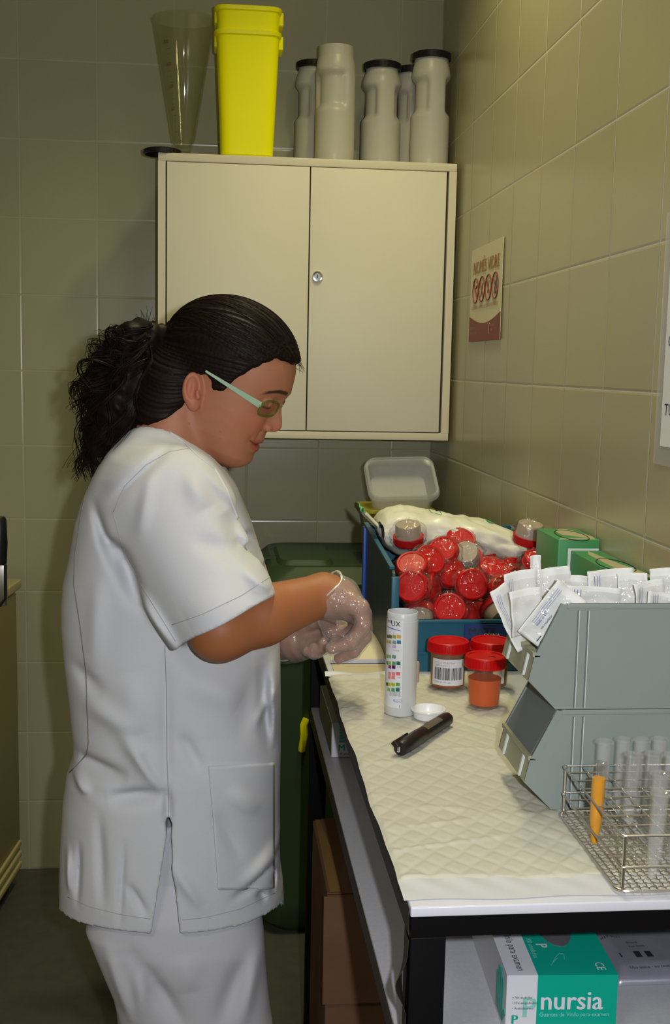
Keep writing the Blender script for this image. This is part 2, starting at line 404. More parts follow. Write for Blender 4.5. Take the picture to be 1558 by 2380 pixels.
# ---- tall milky jars with grip dents
def jar_mesh(r, h, neck):
    n = 64; P = []
    def rad(a, z):
        k = r
        if z > h-0.06: k = lerp(r, neck, min(1, (z-(h-0.06))/0.035)**2) if z < h-0.024 else neck
        if z < 0.006: k = r-0.004*(1-z/0.006)
        c = abs(math.cos(a))
        if h*0.45 < z < h*0.80:
            e = min(1, (z-h*0.45)/0.02, (h*0.80-z)/0.02)
            e = max(0, e); e = e*e*(3-2*e)
            if c > 0.42: k -= 0.011*e*min(1, (c-0.42)/0.22)
        return k
    zs = [0, 0.003, 0.006, 0.03] + [h*0.40+(h*0.45)*i/26 for i in range(27)] + [h-0.05, h-0.042, h-0.035, h-0.03, h-0.026, h-0.024, h-0.002, h]
    zs = sorted(set(round(z, 5) for z in zs))
    vs_ = [(rad(2*math.pi*i/n, z)*math.cos(2*math.pi*i/n), rad(2*math.pi*i/n, z)*math.sin(2*math.pi*i/n), z) for z in zs for i in range(n)]
    fs = [(k*n+i, k*n+(i+1) % n, (k+1)*n+(i+1) % n, (k+1)*n+i) for k in range(len(zs)-1) for i in range(n)]
    N = len(vs_); vs_ += [((neck-0.003)*math.cos(2*math.pi*i/n), (neck-0.003)*math.sin(2*math.pi*i/n), z) for z in (h, h-0.03) for i in range(n)]
    fs += [((len(zs)-1)*n+i, (len(zs)-1)*n+(i+1) % n, N+(i+1) % n, N+i) for i in range(n)] + [(N+i, N+(i+1) % n, N+n+(i+1) % n, N+n+i) for i in range(n)]
    fs += [tuple(range(n))[::-1], tuple(N+n+i for i in range(n))]
    return MB().add(vs_, fs, 0, True)
def jar(label, x, y, r, h, neck, lid, rot):
    j = thing('storage_jar', label, 'jar', (x, y, CZ1), rot, 'tall milky jars on the cabinet')
    jar_mesh(r, h, neck).build('body', 'jar', j)
    if lid:
        MT.setdefault('lid_blk', mat('jar_lid_black', (0.012, 0.010, 0.012), 0.3))
        l = jar_lid('lid', neck+0.005, 0.018).build('lid', 'lid_blk', j); l.location = (0, 0, h-0.016)
    return j
jar('milky jar with black lid, half hidden behind the lidless jar', -0.352, -0.085, 0.046, 0.275, 0.038, True, 0.3)
jar('lidless milky jar with a wide grip dent facing forward', -0.3045, -0.20, 0.0495, 0.285, 0.044, False, 1.05)
jar('milky jar with black lid, standing between two gaps on the cabinet', -0.180, -0.14, 0.051, 0.266, 0.042, True, 0.15)
jar('milky jar with black lid, mostly hidden behind the jar by the wall', -0.093, -0.075, 0.046, 0.275, 0.038, True, 0.2)
jar('milky jar with black lid closest to the right-hand wall', -0.062, -0.19, 0.049, 0.283, 0.043, True, 0.25)

# ================================================================== sign on the right wall
MT['sign_white'] = mat('sign_white', (0.74, 0.68, 0.45), 0.5); MT['sign_maroon'] = mat('sign_maroon', (0.22, 0.015, 0.02), 0.5)
MT['sign_orange'] = mat('sign_orange', (0.38, 0.14, 0.01), 0.5); MT['sign_red'] = mat('sign_red', (0.22, 0.025, 0.015), 0.5)
MT['sign_green'] = mat('sign_green', (0.04, 0.10, 0.05), 0.5); MT['sign_pale'] = mat('sign_pale', (0.50, 0.30, 0.22), 0.5)
sg = thing('wall_sign', 'glass-only recycling notice in orange and maroon on the tiled wall', 'sign', (0, -0.47, 1.49))
ys, zs0, W_, H_ = -0.474, 1.491, 0.298, 0.210      # left edge (far) in y, runs toward the camera
SM = frame((-0.0035, ys, zs0), (0, -1, 0), (0, 0, 1))    # local x along the wall toward the camera, y up, z into the room
off = tuple(sg.location)
MB().box(0, W_, 0, H_, -0.001, 0, 0, SM).build('panel', 'sign_white', sg, off)
band = [(0, 0), (W_, 0), (W_, 0.058)] + [(W_*(1-i/14), 0.058-0.019*math.sin(math.pi*i/14)**1.0) for i in range(1, 14)] + [(0, 0.058)]
MB().prism(band, 0.0001, 0.0008, 'xy', 0, SM).build('maroon_band', 'sign_maroon', sg, off)
mb = MB(); sz = 0.040; wt = text_w('NOMÉS VIDRE', 0.01)
mb.text('NOMÉS VIDRE', sz, SM @ T_(0.026, 0.152, 0.0012), 0, 0.028, (W_-0.05)/(wt*sz))
mb.build('lettering', 'sign_orange', sg, off); mb = MB()
wt = text_w('I LES SEVES AMPOLLES DE VIDRE BUIDES'); mb.text('I LES SEVES AMPOLLES DE VIDRE BUIDES', 0.010, SM @ T_(0.02, 0.073, 0.0012), 0, 0.01, (W_-0.045)/(wt*0.010))
mb.build('subtitle', 'sign_orange', sg, off)
for k in range(4):
    cx = 0.055 + k*0.0625; cy = 0.115; mb = MB()
    mb.tube([(cx+0.0275*math.cos(a*math.pi/16), cy+0.0275*math.sin(a*math.pi/16), 0.001) for a in range(32)], 0.0012, 6, 0, SM, closed=True)
    mb.tube([(cx-0.018, cy+0.018, 0.001), (cx+0.018, cy-0.018, 0.001)], 0.0012, 6, 0, SM)
    if k == 0: mb.tube([(cx+0.004, cy+0.004, 0.001), (cx+0.012, cy+0.012, 0.001)], 0.001, 5, 1, SM)
    if k == 1: mb.prism([(cx-0.014, cy-0.018), (cx-0.005, cy-0.014), (cx+0.012, cy+0.012), (cx+0.006, cy+0.014)], 0.0003, 0.0009, 'xy', 1, SM)
    if k == 2: mb.tube([(cx-0.005, cy-0.012, 0.0006), (cx+0.005, cy+0.014, 0.0006)], 0.0008, 5, 1, SM)
    if k == 3: mb.prism([(cx-0.012, cy-0.016), (cx+0.004, cy-0.018), (cx+0.015, cy-0.002), (cx+0.012, cy+0.020), (cx-0.002, cy+0.008)], 0.0003, 0.0009, 'xy', 1, SM)
    mb.build('prohibition_mark', ['sign_red', 'sign_green'], sg, off)
mb = MB()
for r_, tx in enumerate(('GERÈNCIA', 'TERRITORIAL')): mb.text(tx, 0.0075, SM @ T_(0.012, 0.028-0.011*r_, 0.0012), 0, 0.0, 1.6)
mb.build('small_print', 'sign_pale', sg, off); mb = MB()
mb.tube([(0.20, 0.014, 0.001), (0.204, 0.034, 0.001), (0.206, 0.036, 0.001)], 0.0014, 6, 0, SM)
mb.text('Institut', 0.009, SM @ T_(0.214, 0.030, 0.0012), 0, 0.0, 1.4); mb.text('Salut', 0.007, SM @ T_(0.214, 0.020, 0.0012), 0, 0.0, 1.4)
mb.build('maker_emblem', 'sign_pale', sg, off)

# ---- sheet in a clear sleeve, cut by the picture edge
ps = thing('wall_notice', 'white paper notice in a clear sleeve at the right picture edge', 'notice', (0, -1.64, 1.30))
off = tuple(ps.location)
NM = frame((-0.0012, -1.648, 1.306), (0, -1, 0), (0, 0, 1))
MT['sleeve'] = film('clear_sleeve', gloss=0.03, haze=0.22, rough=0.25)
MB().box(0, 0.235, 0, 0.33, 0, 0.0006, 0, NM).build('sleeve', 'sleeve', ps, off)
MB().box(0.022, 0.232, 0.025, 0.32, 0.0008, 0.0012, 0, NM).build('sheet', 'paper', ps, off)
for k, (tx, zz) in enumerate((('COMPTE', 0.155), ('TUBS', 0.066))): MB().text(tx, 0.022, NM @ T_(0.031, zz, 0.0016), 0, -0.0).build('handwriting', 'ink', ps, off)

# ================================================================== table with shelf
TX0, TX1, TY0, TY1, TZ = -0.404, -0.002, -2.14, -0.935, 0.93
tb = thing('work_table', 'black steel-framed work table with white top and low shelf', 'table', (TX0, TY0, 0)); off = tuple(tb.location)
MB().box(TX0, TX1, TY0, TY1, TZ-0.010, TZ, bev=0.0015).build('tabletop', 'white_lam', tb, off)
mb = MB()
mb.box(TX0+0.0005, TX1, TY0+0.001, TY0+0.031, TZ-0.030, TZ-0.0105).box(TX0+0.0005, TX1, TY1-0.031, TY1-0.001, TZ-0.030, TZ-0.0105)
mb.box(TX0+0.0005, TX0+0.031, TY0+0.031, TY1-0.031, TZ-0.030, TZ-0.0105).box(TX1-0.031, TX1, TY0+0.031, TY1-0.031, TZ-0.030, TZ-0.0105)
mb.build('frame', 'black_paint', tb, off)
for x0 in (TX0+0.0005, TX1-0.034):
    for y0 in (TY0+0.001, TY1-0.035):
        MB().box(x0, x0+0.034, y0, y0+0.034, 0.0, TZ-0.0305, bev=0.0015).build('leg', 'black_paint', tb, off)
SZ = 0.762
MB().box(TX0+0.002, TX1-0.002, TY0+0.036, TY1-0.036, SZ-0.006, SZ, bev=0.001).build('shelf', 'shelf', tb, off)
mb = MB()
mb.box(TX0+0.0005, TX0+0.020, TY0+0.036, TY1-0.036, SZ-0.027, SZ-0.0065)
mb.box(TX1-0.020, TX1, TY0+0.036, TY1-0.036, SZ-0.027, SZ-0.0065)
mb.build('shelf_rail', 'brown_side', tb, off)
# brown paints the light on the beam's black side; loose strip peels beside leg
mb = MB()
def strip(u, v):
    y = lerp(TY0+0.002, TY1-0.01, u); x = TX0-0.0008
    return (x, y, lerp(TZ-0.028, TZ-0.002, v))
mb.grid(strip, 20, 1, thick=0.0006); mb.build('lit_side_strip', 'brown_side', tb, off)
mb = MB()
def peel(u, v):
    z = TZ-0.034-0.11*u; b = math.exp(-((u-0.42)/0.16)**2)
    return (TX0-0.0004-0.011*b*(1-v*0.8), TY0+0.004+0.020*v, z)
mb.grid(peel, 24, 4, thick=0.0006); mb.build('loose_edge_strip', 'brown_side', tb, off)

# ================================================================== green wheeled bin behind the table
gb = thing('wheeled_bin', 'large dark green lidded bin standing against the tiled wall', 'bin', (-0.24, -0.25, 0)); off = tuple(gb.location)
def rbox(x0, x1, y0, y1, z, rad, n=6):
    out = []
    for cx, cy, a0 in ((x1-rad, y1-rad, 0), (x0+rad, y1-rad, 90), (x0+rad, y0+rad, 180), (x1-rad, y0+rad, 270)):
        for i in range(n+1):
            a = math.radians(a0+90*i/n); out.append((cx+rad*math.cos(a), cy+rad*math.sin(a), z))
    return out
def loft(rings, mb=None, mi=0, cap=(True, True)):
    mb = mb or MB(); n = len(rings[0]); vs_ = [p for r_ in rings for p in r_]
    fs = [(i*n+j, i*n+(j+1) % n, (i+1)*n+(j+1) % n, (i+1)*n+j) for i in range(len(rings)-1) for j in range(n)]
    if cap[0]: fs.append(tuple(range(n))[::-1])
    if cap[1]: fs.append(tuple((len(rings)-1)*n+j for j in range(n)))
    return mb.add(vs_, fs, mi, True)
gr = aty(716, 1673, -0.43).x; gl_ = -0.475
loft([rbox(gl_+0.035, -0.06, -0.40, -0.06, 0.0, 0.05), rbox(gl_+0.005, -0.05, -0.425, -0.05, 0.03, 0.05), rbox(gl_, -0.045, -0.43, -0.045, 0.08, 0.05), rbox(gl_-0.01, -0.035, -0.45, -0.04, 0.88, 0.05)]).build('body', 'wheelie', gb, off)
mb = loft([rbox(gl_-0.02, -0.03, -0.47, -0.03, 0.875, 0.05), rbox(gl_-0.02, -0.03, -0.47, -0.03, 0.91, 0.05), rbox(gl_+0.02, -0.05, -0.43, -0.04, 0.945, 0.06)])
loft([rbox(gl_+0.03, -0.30, -0.41, -0.12, 0.94, 0.03), rbox(gl_+0.04, -0.31, -0.40, -0.14, 0.957, 0.03)], mb)
lidg = mb.build('lid', 'wheelie', gb, off)
h0 = aty(629, 1298, -0.30); h1 = aty(704, 1298, -0.30)
MB().tube([(h0.x-0.02, -0.30, 0.93), (h0.x-0.02, -0.30, h0.z-0.01), (h0.x-0.01, -0.30, h0.z), (h1.x-0.006, -0.30, h1.z), (h1.x+0.003, -0.30, h1.z-0.006), (h1.x+0.008, -0.30, 0.93)], 0.0042, 10).build('lid_handle', 'wheelie', lidg, off)
yc = aty(708, 1705, -0.45)
mb = MB(); mb.tube([(yc.x+0.004, -0.452, yc.z+0.038), (yc.x-0.003, -0.458, yc.z+0.025), (yc.x-0.002, -0.46, yc.z), (yc.x-0.006, -0.458, yc.z-0.03), (yc.x-0.006, -0.452, yc.z-0.04)], 0.009, 10)
mb.build('side_clip', 'yellow', gb, off)

# ================================================================== cardboard box under the shelf
cb0 = thing('cardboard_box', 'brown cardboard box with taped flaps under the work table', 'box', (-0.395, -1.34, 0)); off = tuple(cb0.location)
c0 = aty(757, 2080, -1.30)
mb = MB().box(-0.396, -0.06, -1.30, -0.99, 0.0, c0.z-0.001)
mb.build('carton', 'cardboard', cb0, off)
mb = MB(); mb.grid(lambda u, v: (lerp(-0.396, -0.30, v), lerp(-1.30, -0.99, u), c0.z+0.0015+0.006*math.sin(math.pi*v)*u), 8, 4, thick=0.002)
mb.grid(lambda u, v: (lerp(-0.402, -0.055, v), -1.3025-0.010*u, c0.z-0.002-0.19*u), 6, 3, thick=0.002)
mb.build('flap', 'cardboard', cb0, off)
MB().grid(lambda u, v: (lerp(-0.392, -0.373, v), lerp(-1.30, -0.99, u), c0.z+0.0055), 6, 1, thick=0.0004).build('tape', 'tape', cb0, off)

# ================================================================== cream appliance at the left edge
ft = aty(50, 1345, -0.08)
phi = math.radians(5.5)
fr = thing('chest_freezer', 'pale yellow enamelled appliance cut off by the left picture edge', 'appliance', (ft.x, -0.08, 0), -phi)
MT['enamel'] = mat('cream_enamel', (0.60, 0.52, 0.24), 0.3, noise_amt=0.05); MT['enamel_side'] = mat('darker_enamel', (0.27, 0.23, 0.085), 0.35, noise_amt=0.08, noise_scale=4)  # body enamel is darker than the worktop and ribs
HZ = ft.z
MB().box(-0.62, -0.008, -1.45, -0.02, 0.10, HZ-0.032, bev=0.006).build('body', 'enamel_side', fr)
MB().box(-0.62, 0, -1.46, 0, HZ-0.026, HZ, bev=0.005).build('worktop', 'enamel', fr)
MB().box(-0.61, -0.012, -1.44, -0.03, HZ-0.0335, HZ-0.0245).build('seal', 'rail', fr)
for k in range(3): MB().box(-0.62, -0.004+0.002, -1.46, -0.03, 0.118-0.030*k, 0.134-0.030*k, bev=0.003).build('plinth_rib', 'enamel', fr)
MB().box(-0.60, -0.03, -1.42, -0.06, 0.0, 0.10).build('plinth', 'brown_side', fr)
# bench clamp device on it
dv = aty(5, 1330, -0.42)
dd = thing('lever_tool', 'chrome bench tool with black grip on the left appliance', 'tool', (dv.x-0.02, -0.42, HZ))
gx = aty(0, 1265, -0.42)
MB().lathe([(0, 0.10), (0.0155, 0.10), (0.0165, 0.11), (0.0185, 0.15), (0.0165, 0.205), (0.013, 0.212), (0, 0.213)], 28, 0, T_(gx.x-dd.location.x-0.001, 0, 0)).build('grip', 'black', dd)
MB().box(gx.x-dd.location.x-0.06, gx.x-dd.location.x+0.014, -0.012, 0.012, 0.0, 0.10, bev=0.003).build('block', 'steel', dd)
MB().tube([(gx.x-dd.location.x+0.014, -0.014, 0.10), (gx.x-dd.location.x+0.014, -0.02, 0.02), (gx.x-dd.location.x+0.002, -0.02, 0.004), (gx.x-dd.location.x-0.02, -0.02, 0.004)], 0.0035, 8).build('lever', 'black', dd)

# ================================================================== yellow bag behind the woman
yb = aty(158, 1690, -0.75)
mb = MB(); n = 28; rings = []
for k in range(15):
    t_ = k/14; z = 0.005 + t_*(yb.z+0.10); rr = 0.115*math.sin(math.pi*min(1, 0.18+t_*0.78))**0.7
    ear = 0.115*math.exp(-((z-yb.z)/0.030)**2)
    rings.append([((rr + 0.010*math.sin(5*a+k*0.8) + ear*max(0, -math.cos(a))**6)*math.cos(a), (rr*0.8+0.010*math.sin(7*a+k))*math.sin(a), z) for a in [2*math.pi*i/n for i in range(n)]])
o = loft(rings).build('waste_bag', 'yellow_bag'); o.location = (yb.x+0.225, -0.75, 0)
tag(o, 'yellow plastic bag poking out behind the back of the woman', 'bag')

# ================================================================== absorbent pad on the table
MT['pad'] = mat('quilted_pad', (0.53, 0.515, 0.435), 0.75, noise_amt=0.05, noise_scale=25)
MT['padfilm'] = mat('pad_backing', (0.58, 0.59, 0.60), 0.4)
PADZ = TZ + 0.004
pad = thing('absorbent_pad', 'quilted cream absorbent pad spread over the work table', 'pad', (-0.41, -2.10, TZ)); off = tuple(pad.location)
def pad_h(x, y):
    a, b = (x+0.8*y)*math.pi/0.030, (x-0.8*y)*math.pi/0.030
    q = min(abs(math.sin(a)), abs(math.sin(b)))
    n1 = noise.noise(Vector((x*9, y*6, 0.3))); n2 = noise.noise(Vector((x*30, y*14, 2.1)))
    rg = 1-abs(noise.noise(Vector((x*7+y*3, y*16-x*5, 7.7))))*2
    return 0.0020 + 0.0011*min(1, q*1.6) + 0.0016*n1 + 0.0011*n2 + 0.0016*max(0, rg-0.72)*3
def pad_xy(u, v):
    y = lerp(-2.090, -1.352, v) + 0.004*math.sin(u*9)*(1-v)
    x0 = -0.4085 + 0.0012*math.sin(v*17) + 0.0006*math.sin(v*41) + 0.003*(v > 0.97); x1 = -0.135
    return lerp(x0, x1, u), y
nu, nv = 130, 300
mb = MB()
def pad_f(u, v):
    x, y = pad_xy(u, v); e = min(u*60, (1-u)*60, v*140, (1-v)*140, 1)
    return (x, y, TZ + 0.0005 + pad_h(x, y)*max(0.25, e) + (0.006*math.exp(-((v-0.975)/0.012)**2)*(0.6+0.4*math.sin(u*7))))
mb.grid(pad_f, nu, nv); mb.build('quilt', 'pad', pad, off, sharp=180)
mb = MB()
def hemf(u, v):
    y = -2.128 + 0.042*v + 0.002*math.sin(u*13)*(1-v); x = lerp(-0.4085, -0.14, u)
    return (x, y, TZ+0.0010 + 0.0014*v + 0.0006*math.sin(u*40+v*5)*v)
mb.grid(hemf, 90, 8)
mb.build('border', 'padfilm', pad, off, sharp=180); mb = MB()
mb.grid(lambda u, v: (lerp(-0.412, -0.135, u), -1.352+0.020*v+0.004*math.sin(u*8), TZ+0.001+0.005*math.sin(math.pi*v)*(0.7+0.5*math.sin(u*17+1))), 60, 8)
mb.build('border', 'padfilm', pad, off, sharp=180)

# ================================================================== papers behind the pad
pp = thing('folded_leaflet', 'cream folded leaflet lying flat under the gloved hands', 'leaflet', (-0.34, -1.15, TZ)); off = tuple(pp.location)
def leaf(u, v):
    x = lerp(lerp(-0.395, -0.302, u), lerp(-0.352, -0.281, u), v); y = lerp(-1.262, -1.06, v)
    return (x, y, TZ+0.004+0.010*math.sin(math.pi*v*0.9)*(0.5+0.5*u))
MB().grid(leaf, 10, 20, thick=0.0006).build('sheet', 'paper_cream', pp, off)
mb = MB(); MT['lilac'] = mat('lilac_paper', (0.42, 0.42, 0.62), 0.6)
mb.grid(lambda u, v: (lerp(-0.396, -0.300, u), -1.262-0.012*v, TZ+0.0045-0.003*v), 8, 3, thick=0.0006); mb.build('lilac_edge', 'lilac', pp, off)
pc = thing('paper_card', 'beige paper card poking out behind the folded leaflet', 'card', (-0.32, -1.0, TZ)); off = tuple(pc.location)
MB().box(-0.345, -0.303, -1.05, -0.955, TZ+0.0005, TZ+0.0014, 0).build('sheet', 'paper_cream', pc, off)
MB().box(-0.343, -0.305, -1.048, -0.957, TZ+0.0015, TZ+0.0018, 0).build('top_sheet', mat('greenish_paper', (0.50, 0.48, 0.26), 0.7), pc, off)
pd = MB().box(-0.395, -0.292, -1.335, -1.280, TZ+0.0002, TZ+0.0016).build('paper_slip', mat('tan_paper', (0.58, 0.50, 0.33), 0.7))
tag(pd, 'tan paper slip between the folded leaflet and the quilted pad', 'paper')
sb = MB().lathe([(0, 0), (0.0060, 0), (0.0064, 0.002), (0.0064, 0.028), (0.005, 0.031), (0, 0.0315)], 20).build('vial', mat('pinkish_beige', (0.55, 0.40, 0.28), 0.4))
sb.location = (-0.2725, -1.395, PADZ+0.001); tag(sb, 'small beige vial peeking out behind the test strip bottle', 'vial')

# ================================================================== test strip bottle
MT['bottle'] = mat('white_bottle', (0.62, 0.63, 0.64), 0.35, noise_amt=0.02)
MT['label'] = mat('white_label', (0.74, 0.74, 0.78), 0.35)
BX, BY, BR, BH = -0.3225, -1.557, 0.0226, 0.149
bt = thing('test_strip_bottle', 'tall white test strip bottle with a colour chart label, uncapped', 'bottle', (BX, BY, PADZ))
MB().lathe([(0, 0), (BR-0.001, 0), (BR, 0.0015), (BR, BH-0.012), (BR-0.0006, BH-0.0115), (BR-0.0006, BH-0.001), (BR-0.0012, BH), (BR-0.002, BH), (BR-0.002, 0.004), (0, 0.004)], 64).build('body', 'bottle', bt)
A0 = math.atan2(CAM.y-BY, CAM.x-BX)
def wrap(s, z, k): a = A0 + s/BR; return (( BR+k)*math.cos(a), (BR+k)*math.sin(a), z)
def pxz(cy): return BH*(1-((1420+cy*0.1092)-1424)/(1657-1424))
mb = MB(); mb.grid(lambda u, v: wrap(lerp(-0.052, 0.0015, u), lerp(pxz(1985), pxz(165), v), 0.00025), 40, 4); lb = mb.build('label', 'label', bt)
def sx_(cx, cy):
    c = (655-(cy-500)*0.058)   # bottle centre line in the crop
    c = 700-(cy-200)*0.072
    t_ = ((cx-c)*0.1092/1620)/BR
    return math.asin(max(-0.98, min(0.98, t_)))*BR
cols = {'olive_dark': (0.06, 0.06, 0.0), 'olive': (0.16, 0.14, 0.0), 'mustard': (0.36, 0.31, 0.06), 'orange': (0.62, 0.36, 0.06), 'peach': (0.55, 0.33, 0.12), 'khaki': (0.36, 0.40, 0.11),
        'sage': (0.19, 0.34, 0.24), 'steel_blue': (0.03, 0.18, 0.27), 'lavender': (0.55, 0.38, 0.58), 'pale_lilac': (0.66, 0.60, 0.72), 'moss': (0.22, 0.34, 0.12), 'sea': (0.13, 0.28, 0.20), 'lime': (0.26, 0.45, 0.06),
        'green': (0.07, 0.33, 0.10), 'bottle_green': (0.01, 0.12, 0.10), 'plum': (0.20, 0.02, 0.16), 'aubergine': (0.10, 0.005, 0.10), 'pink': (0.72, 0.28, 0.26), 'rose': (0.72, 0.24, 0.24), 'coral': (0.70, 0.13, 0.15), 'chartreuse': (0.42, 0.44, 0.0), 'grass': (0.12, 0.33, 0.05), 'pine': (0.01, 0.14, 0.10)}
rows = [(495, 0, [(612, 'orange'), (515, 'mustard'), (438, 'olive'), (383, 'olive_dark')]), (608, 0, [(607, 'steel_blue'), (510, 'sage'), (425, 'khaki'), (372, 'peach')]),
        (708, 0, [(505, 'lavender'), (400, 'pale_lilac')]), (925, 0, [(490, 'sea'), (402, 'moss'), (350, 'lime')]), (1045, 0, [(578, 'bottle_green'), (483, 'green'), (398, 'lime'), (345, 'grass')]),
        (1138, 0, [(473, 'aubergine'), (392, 'plum')]), (1265, 0, [(562, 'coral'), (466, 'rose'), (385, 'pink')]), (1355, 0, [(458, 'rose'), (376, 'pink')]),
        (1490, 0, [(545, 'grass'), (450, 'chartreuse'), (368, 'chartreuse'), (318, 'olive')]), (1600, 0, [(537, 'pine'), (442, 'green'), (350, 'lime')])]
for cy, _, L_ in rows:
    for i, (cx, cn) in enumerate(L_):
        s = sx_(cx, cy); wq = 0.0029 if i == 0 else 0.0027
        if 'col_'+cn not in MT: MT['col_'+cn] = mat('chart_'+cn, cols[cn], 0.4)
        mb = MB(); z = pxz(cy + 14*i)
        mb.grid(lambda u, v: wrap(s+lerp(-wq, wq, u), z+lerp(-0.0025, 0.0025, v), 0.0005), 4, 1); mb.build('colour_patch', 'col_'+cn, lb)
mb = MB()
def wtext(t_, size, cx, cy, mi=0, bold=0.0, sx=1.0):
    w_ = text_w(t_, bold)*size*sx
    s0 = sx_(cx, cy)-w_; z0 = pxz(cy)
    vs_, fs = text_geo(t_); mb.add([wrap(s0+x*size*sx, z0+y*size, 0.0006) for x, y in vs_], fs, mi)
    if bold: mb.add([wrap(s0+x*size*sx+bold*size*0.8, z0+y*size, 0.00065) for x, y in vs_], fs, mi)
wtext('UX', 0.0105, 655, 290, 0, 0.015); 
wtext('Test', 0.0085, 485, 240, 0, 0.01)
mb.build('brand_lettering', 'ink', lb)
mb = MB()
mb.grid(lambda u, v: wrap(lerp(-0.030, -0.001, u), lerp(pxz(340), pxz(380), u)+0.0012*math.sin(math.pi*u)*v+0.0003*v, 0.0005), 24, 2)
mb.build('swoosh', 'ink_blue', lb)
mb = MB()
wtext('normal', 0.0032, 600, 800); wtext('ca. 5-10', 0.0030, 622, 1135); wtext('neg.', 0.0030, 610, 1352); wtext('mg/dl', 0.0026, 600, 1560)
for k in range(5): wtext('Lot 1234567 Exp', 0.0024, 590, 1665+k*20, 0)
mb.build('small_print', mat('grey_print', (0.16, 0.16, 0.18), 0.6), lb)
mb = MB(); s0 = sx_(525, 1840); z0 = pxz(1830)
mb.tube([Vector(wrap(s0+0.0062*math.cos(a*math.pi/12), z0+0.0026*math.sin(a*math.pi/12), 0.0004)) for a in range(24)], 0.0002, 5, closed=True)
wtext('Roche', 0.0036, 572, 1850); wtext('I', 0.0062, 560, 1975, 0, 0.02)
mb.build('maker_mark', mat('mark_blue', (0.03, 0.20, 0.45), 0.5), lb)
# its cap, upside down on the pad
cp = MB().lathe([(0, 0.0015), (0.0195, 0.0), (0.0205, 0.001), (0.0215, 0.0105), (0.0245, 0.0112), (0.025, 0.0125), (0.0245, 0.014), (0.0222, 0.0142), (0.0215, 0.013), (0.0185, 0.004), (0, 0.0035)], 56).build('bottle_cap', mat('white_cap', (0.76, 0.76, 0.77), 0.3))
cp.location = (-0.2862, -1.583, PADZ); tag(cp, 'white snap cap lying open side up between bottle and marker', 'cap')

# ================================================================== black marker
MT['marker'] = mat('marker_black', (0.014, 0.009, 0.011), 0.38); MT['marker_band'] = mat('worn_print', (0.11, 0.095, 0.075), 0.5)
pa, pb = Vector((-0.3520, -1.742, PADZ+0.0100)), Vector((-0.2640, -1.617, PADZ+0.0100))
mk = thing('marker_pen', 'thick black marker with a clip lying on the pad', 'marker', tuple(pa)); off = tuple(pa)
ax = (pb-pa).normalized(); Lm = (pb-pa).length
PM = frame(pa, Vector((0, 0, 1)).cross(ax), Vector((0, 0, 1))); PM = frame(pa, (ax.y, -ax.x, 0), (0, 0, 1))   # local z = -ax
PM = Matrix.Translation(pa) @ ax.to_track_quat('Z', 'Y').to_matrix().to_4x4()
MB().lathe([(0, Lm*0.40), (0.0098, Lm*0.40), (0.0098, Lm*0.93), (0.0092, Lm*0.975), (0.0065, Lm), (0, Lm)], 36, 0, PM).build('barrel', 'marker', mk, off)
capm = MB().lathe([(0, 0), (0.0085, 0), (0.0096, 0.0015), (0.0104, 0.02), (0.0104, Lm*0.40), (0.0099, Lm*0.405), (0, Lm*0.405)], 36, 0, PM).build('cap', 'marker', mk, off)
side = Vector((-0.62, 0.25, 0.6)).normalized(); side = (side-ax*side.dot(ax)).normalized(); CMx = frame(pa, ax, side)
MB().box(-0.002, 0.036, 0.0095, 0.0125, -0.0028, 0.0028, 0, CMx, bev=0.0008).box(0.028, 0.036, 0.006, 0.0125, -0.0028, 0.0028, 0, CMx).box(-0.004, 0.003, 0.003, 0.0125, -0.0035, 0.0035, 0, CMx, bev=0.001).build('clip', 'marker', capm, off)
mb = MB(); EM = frame(pa-ax*0.0004, Vector((0, 0, 1)).cross(-ax), (0, 0, 1))
mb.text('JJ', 0.008, EM @ T_(-0.0035, -0.003, 0), 0, 0.01); mb.build('end_emblem', 'paper', capm, off)
def bandf(u, v):
    a = lerp(-0.75, 0.75, v); d = (Vector((0, 0, 1))*math.cos(a) + Vector((0, 0, 1)).cross(ax)*math.sin(a)); return pa+ax*lerp(Lm*0.46, Lm*0.78, u)+d*0.0100
MB().grid(bandf, 4, 10).build('print_band', 'marker_band', mk, off)

# ================================================================== urine cups
MT['urine_o'] = mat('orange_liquid', (0.64, 0.10, 0.0), 0.4, noise_amt=0.08, noise_scale=40)
MT['urine_d'] = mat('amber_liquid', (0.30, 0.085, 0.02), 0.25, noise_amt=0.05)
MT['urine_r'] = mat('dark_red_liquid', (0.16, 0.02, 0.008), 0.25)
MT['cupwall'] = film('cup_wall', (0.98, 0.93, 0.88), gloss=0.02, haze=0.03, rough=0.2, edge=0.15, milk=(0.7, 0.5, 0.4))
MT['amberwall'] = mat('amber_headspace', (0.20, 0.13, 0.09), 0.35)
def lid_mb(r, h, n=72):
    vs_ = []; rings = []
    prof = [(0, h*0.86), (r*0.80, h*0.86), (r*0.84, h*0.97), (r*0.93, h), (r*0.985, h*0.93), (r, h*0.8), (r, h*0.12), (r*1.03, h*0.08), (r*1.03, 0), (r*0.9, 0), (r*0.9, h*0.5), (0, h*0.5)]
    mb = MB(); mb.lathe(prof, 48)
    for i in range(n//2):
        a = 2*math.pi*i/(n//2); mb.tube([(r*math.cos(a), r*math.sin(a), h*0.14), (r*math.cos(a), r*math.sin(a), h*0.78)], 0.0005, 4)
    return mb
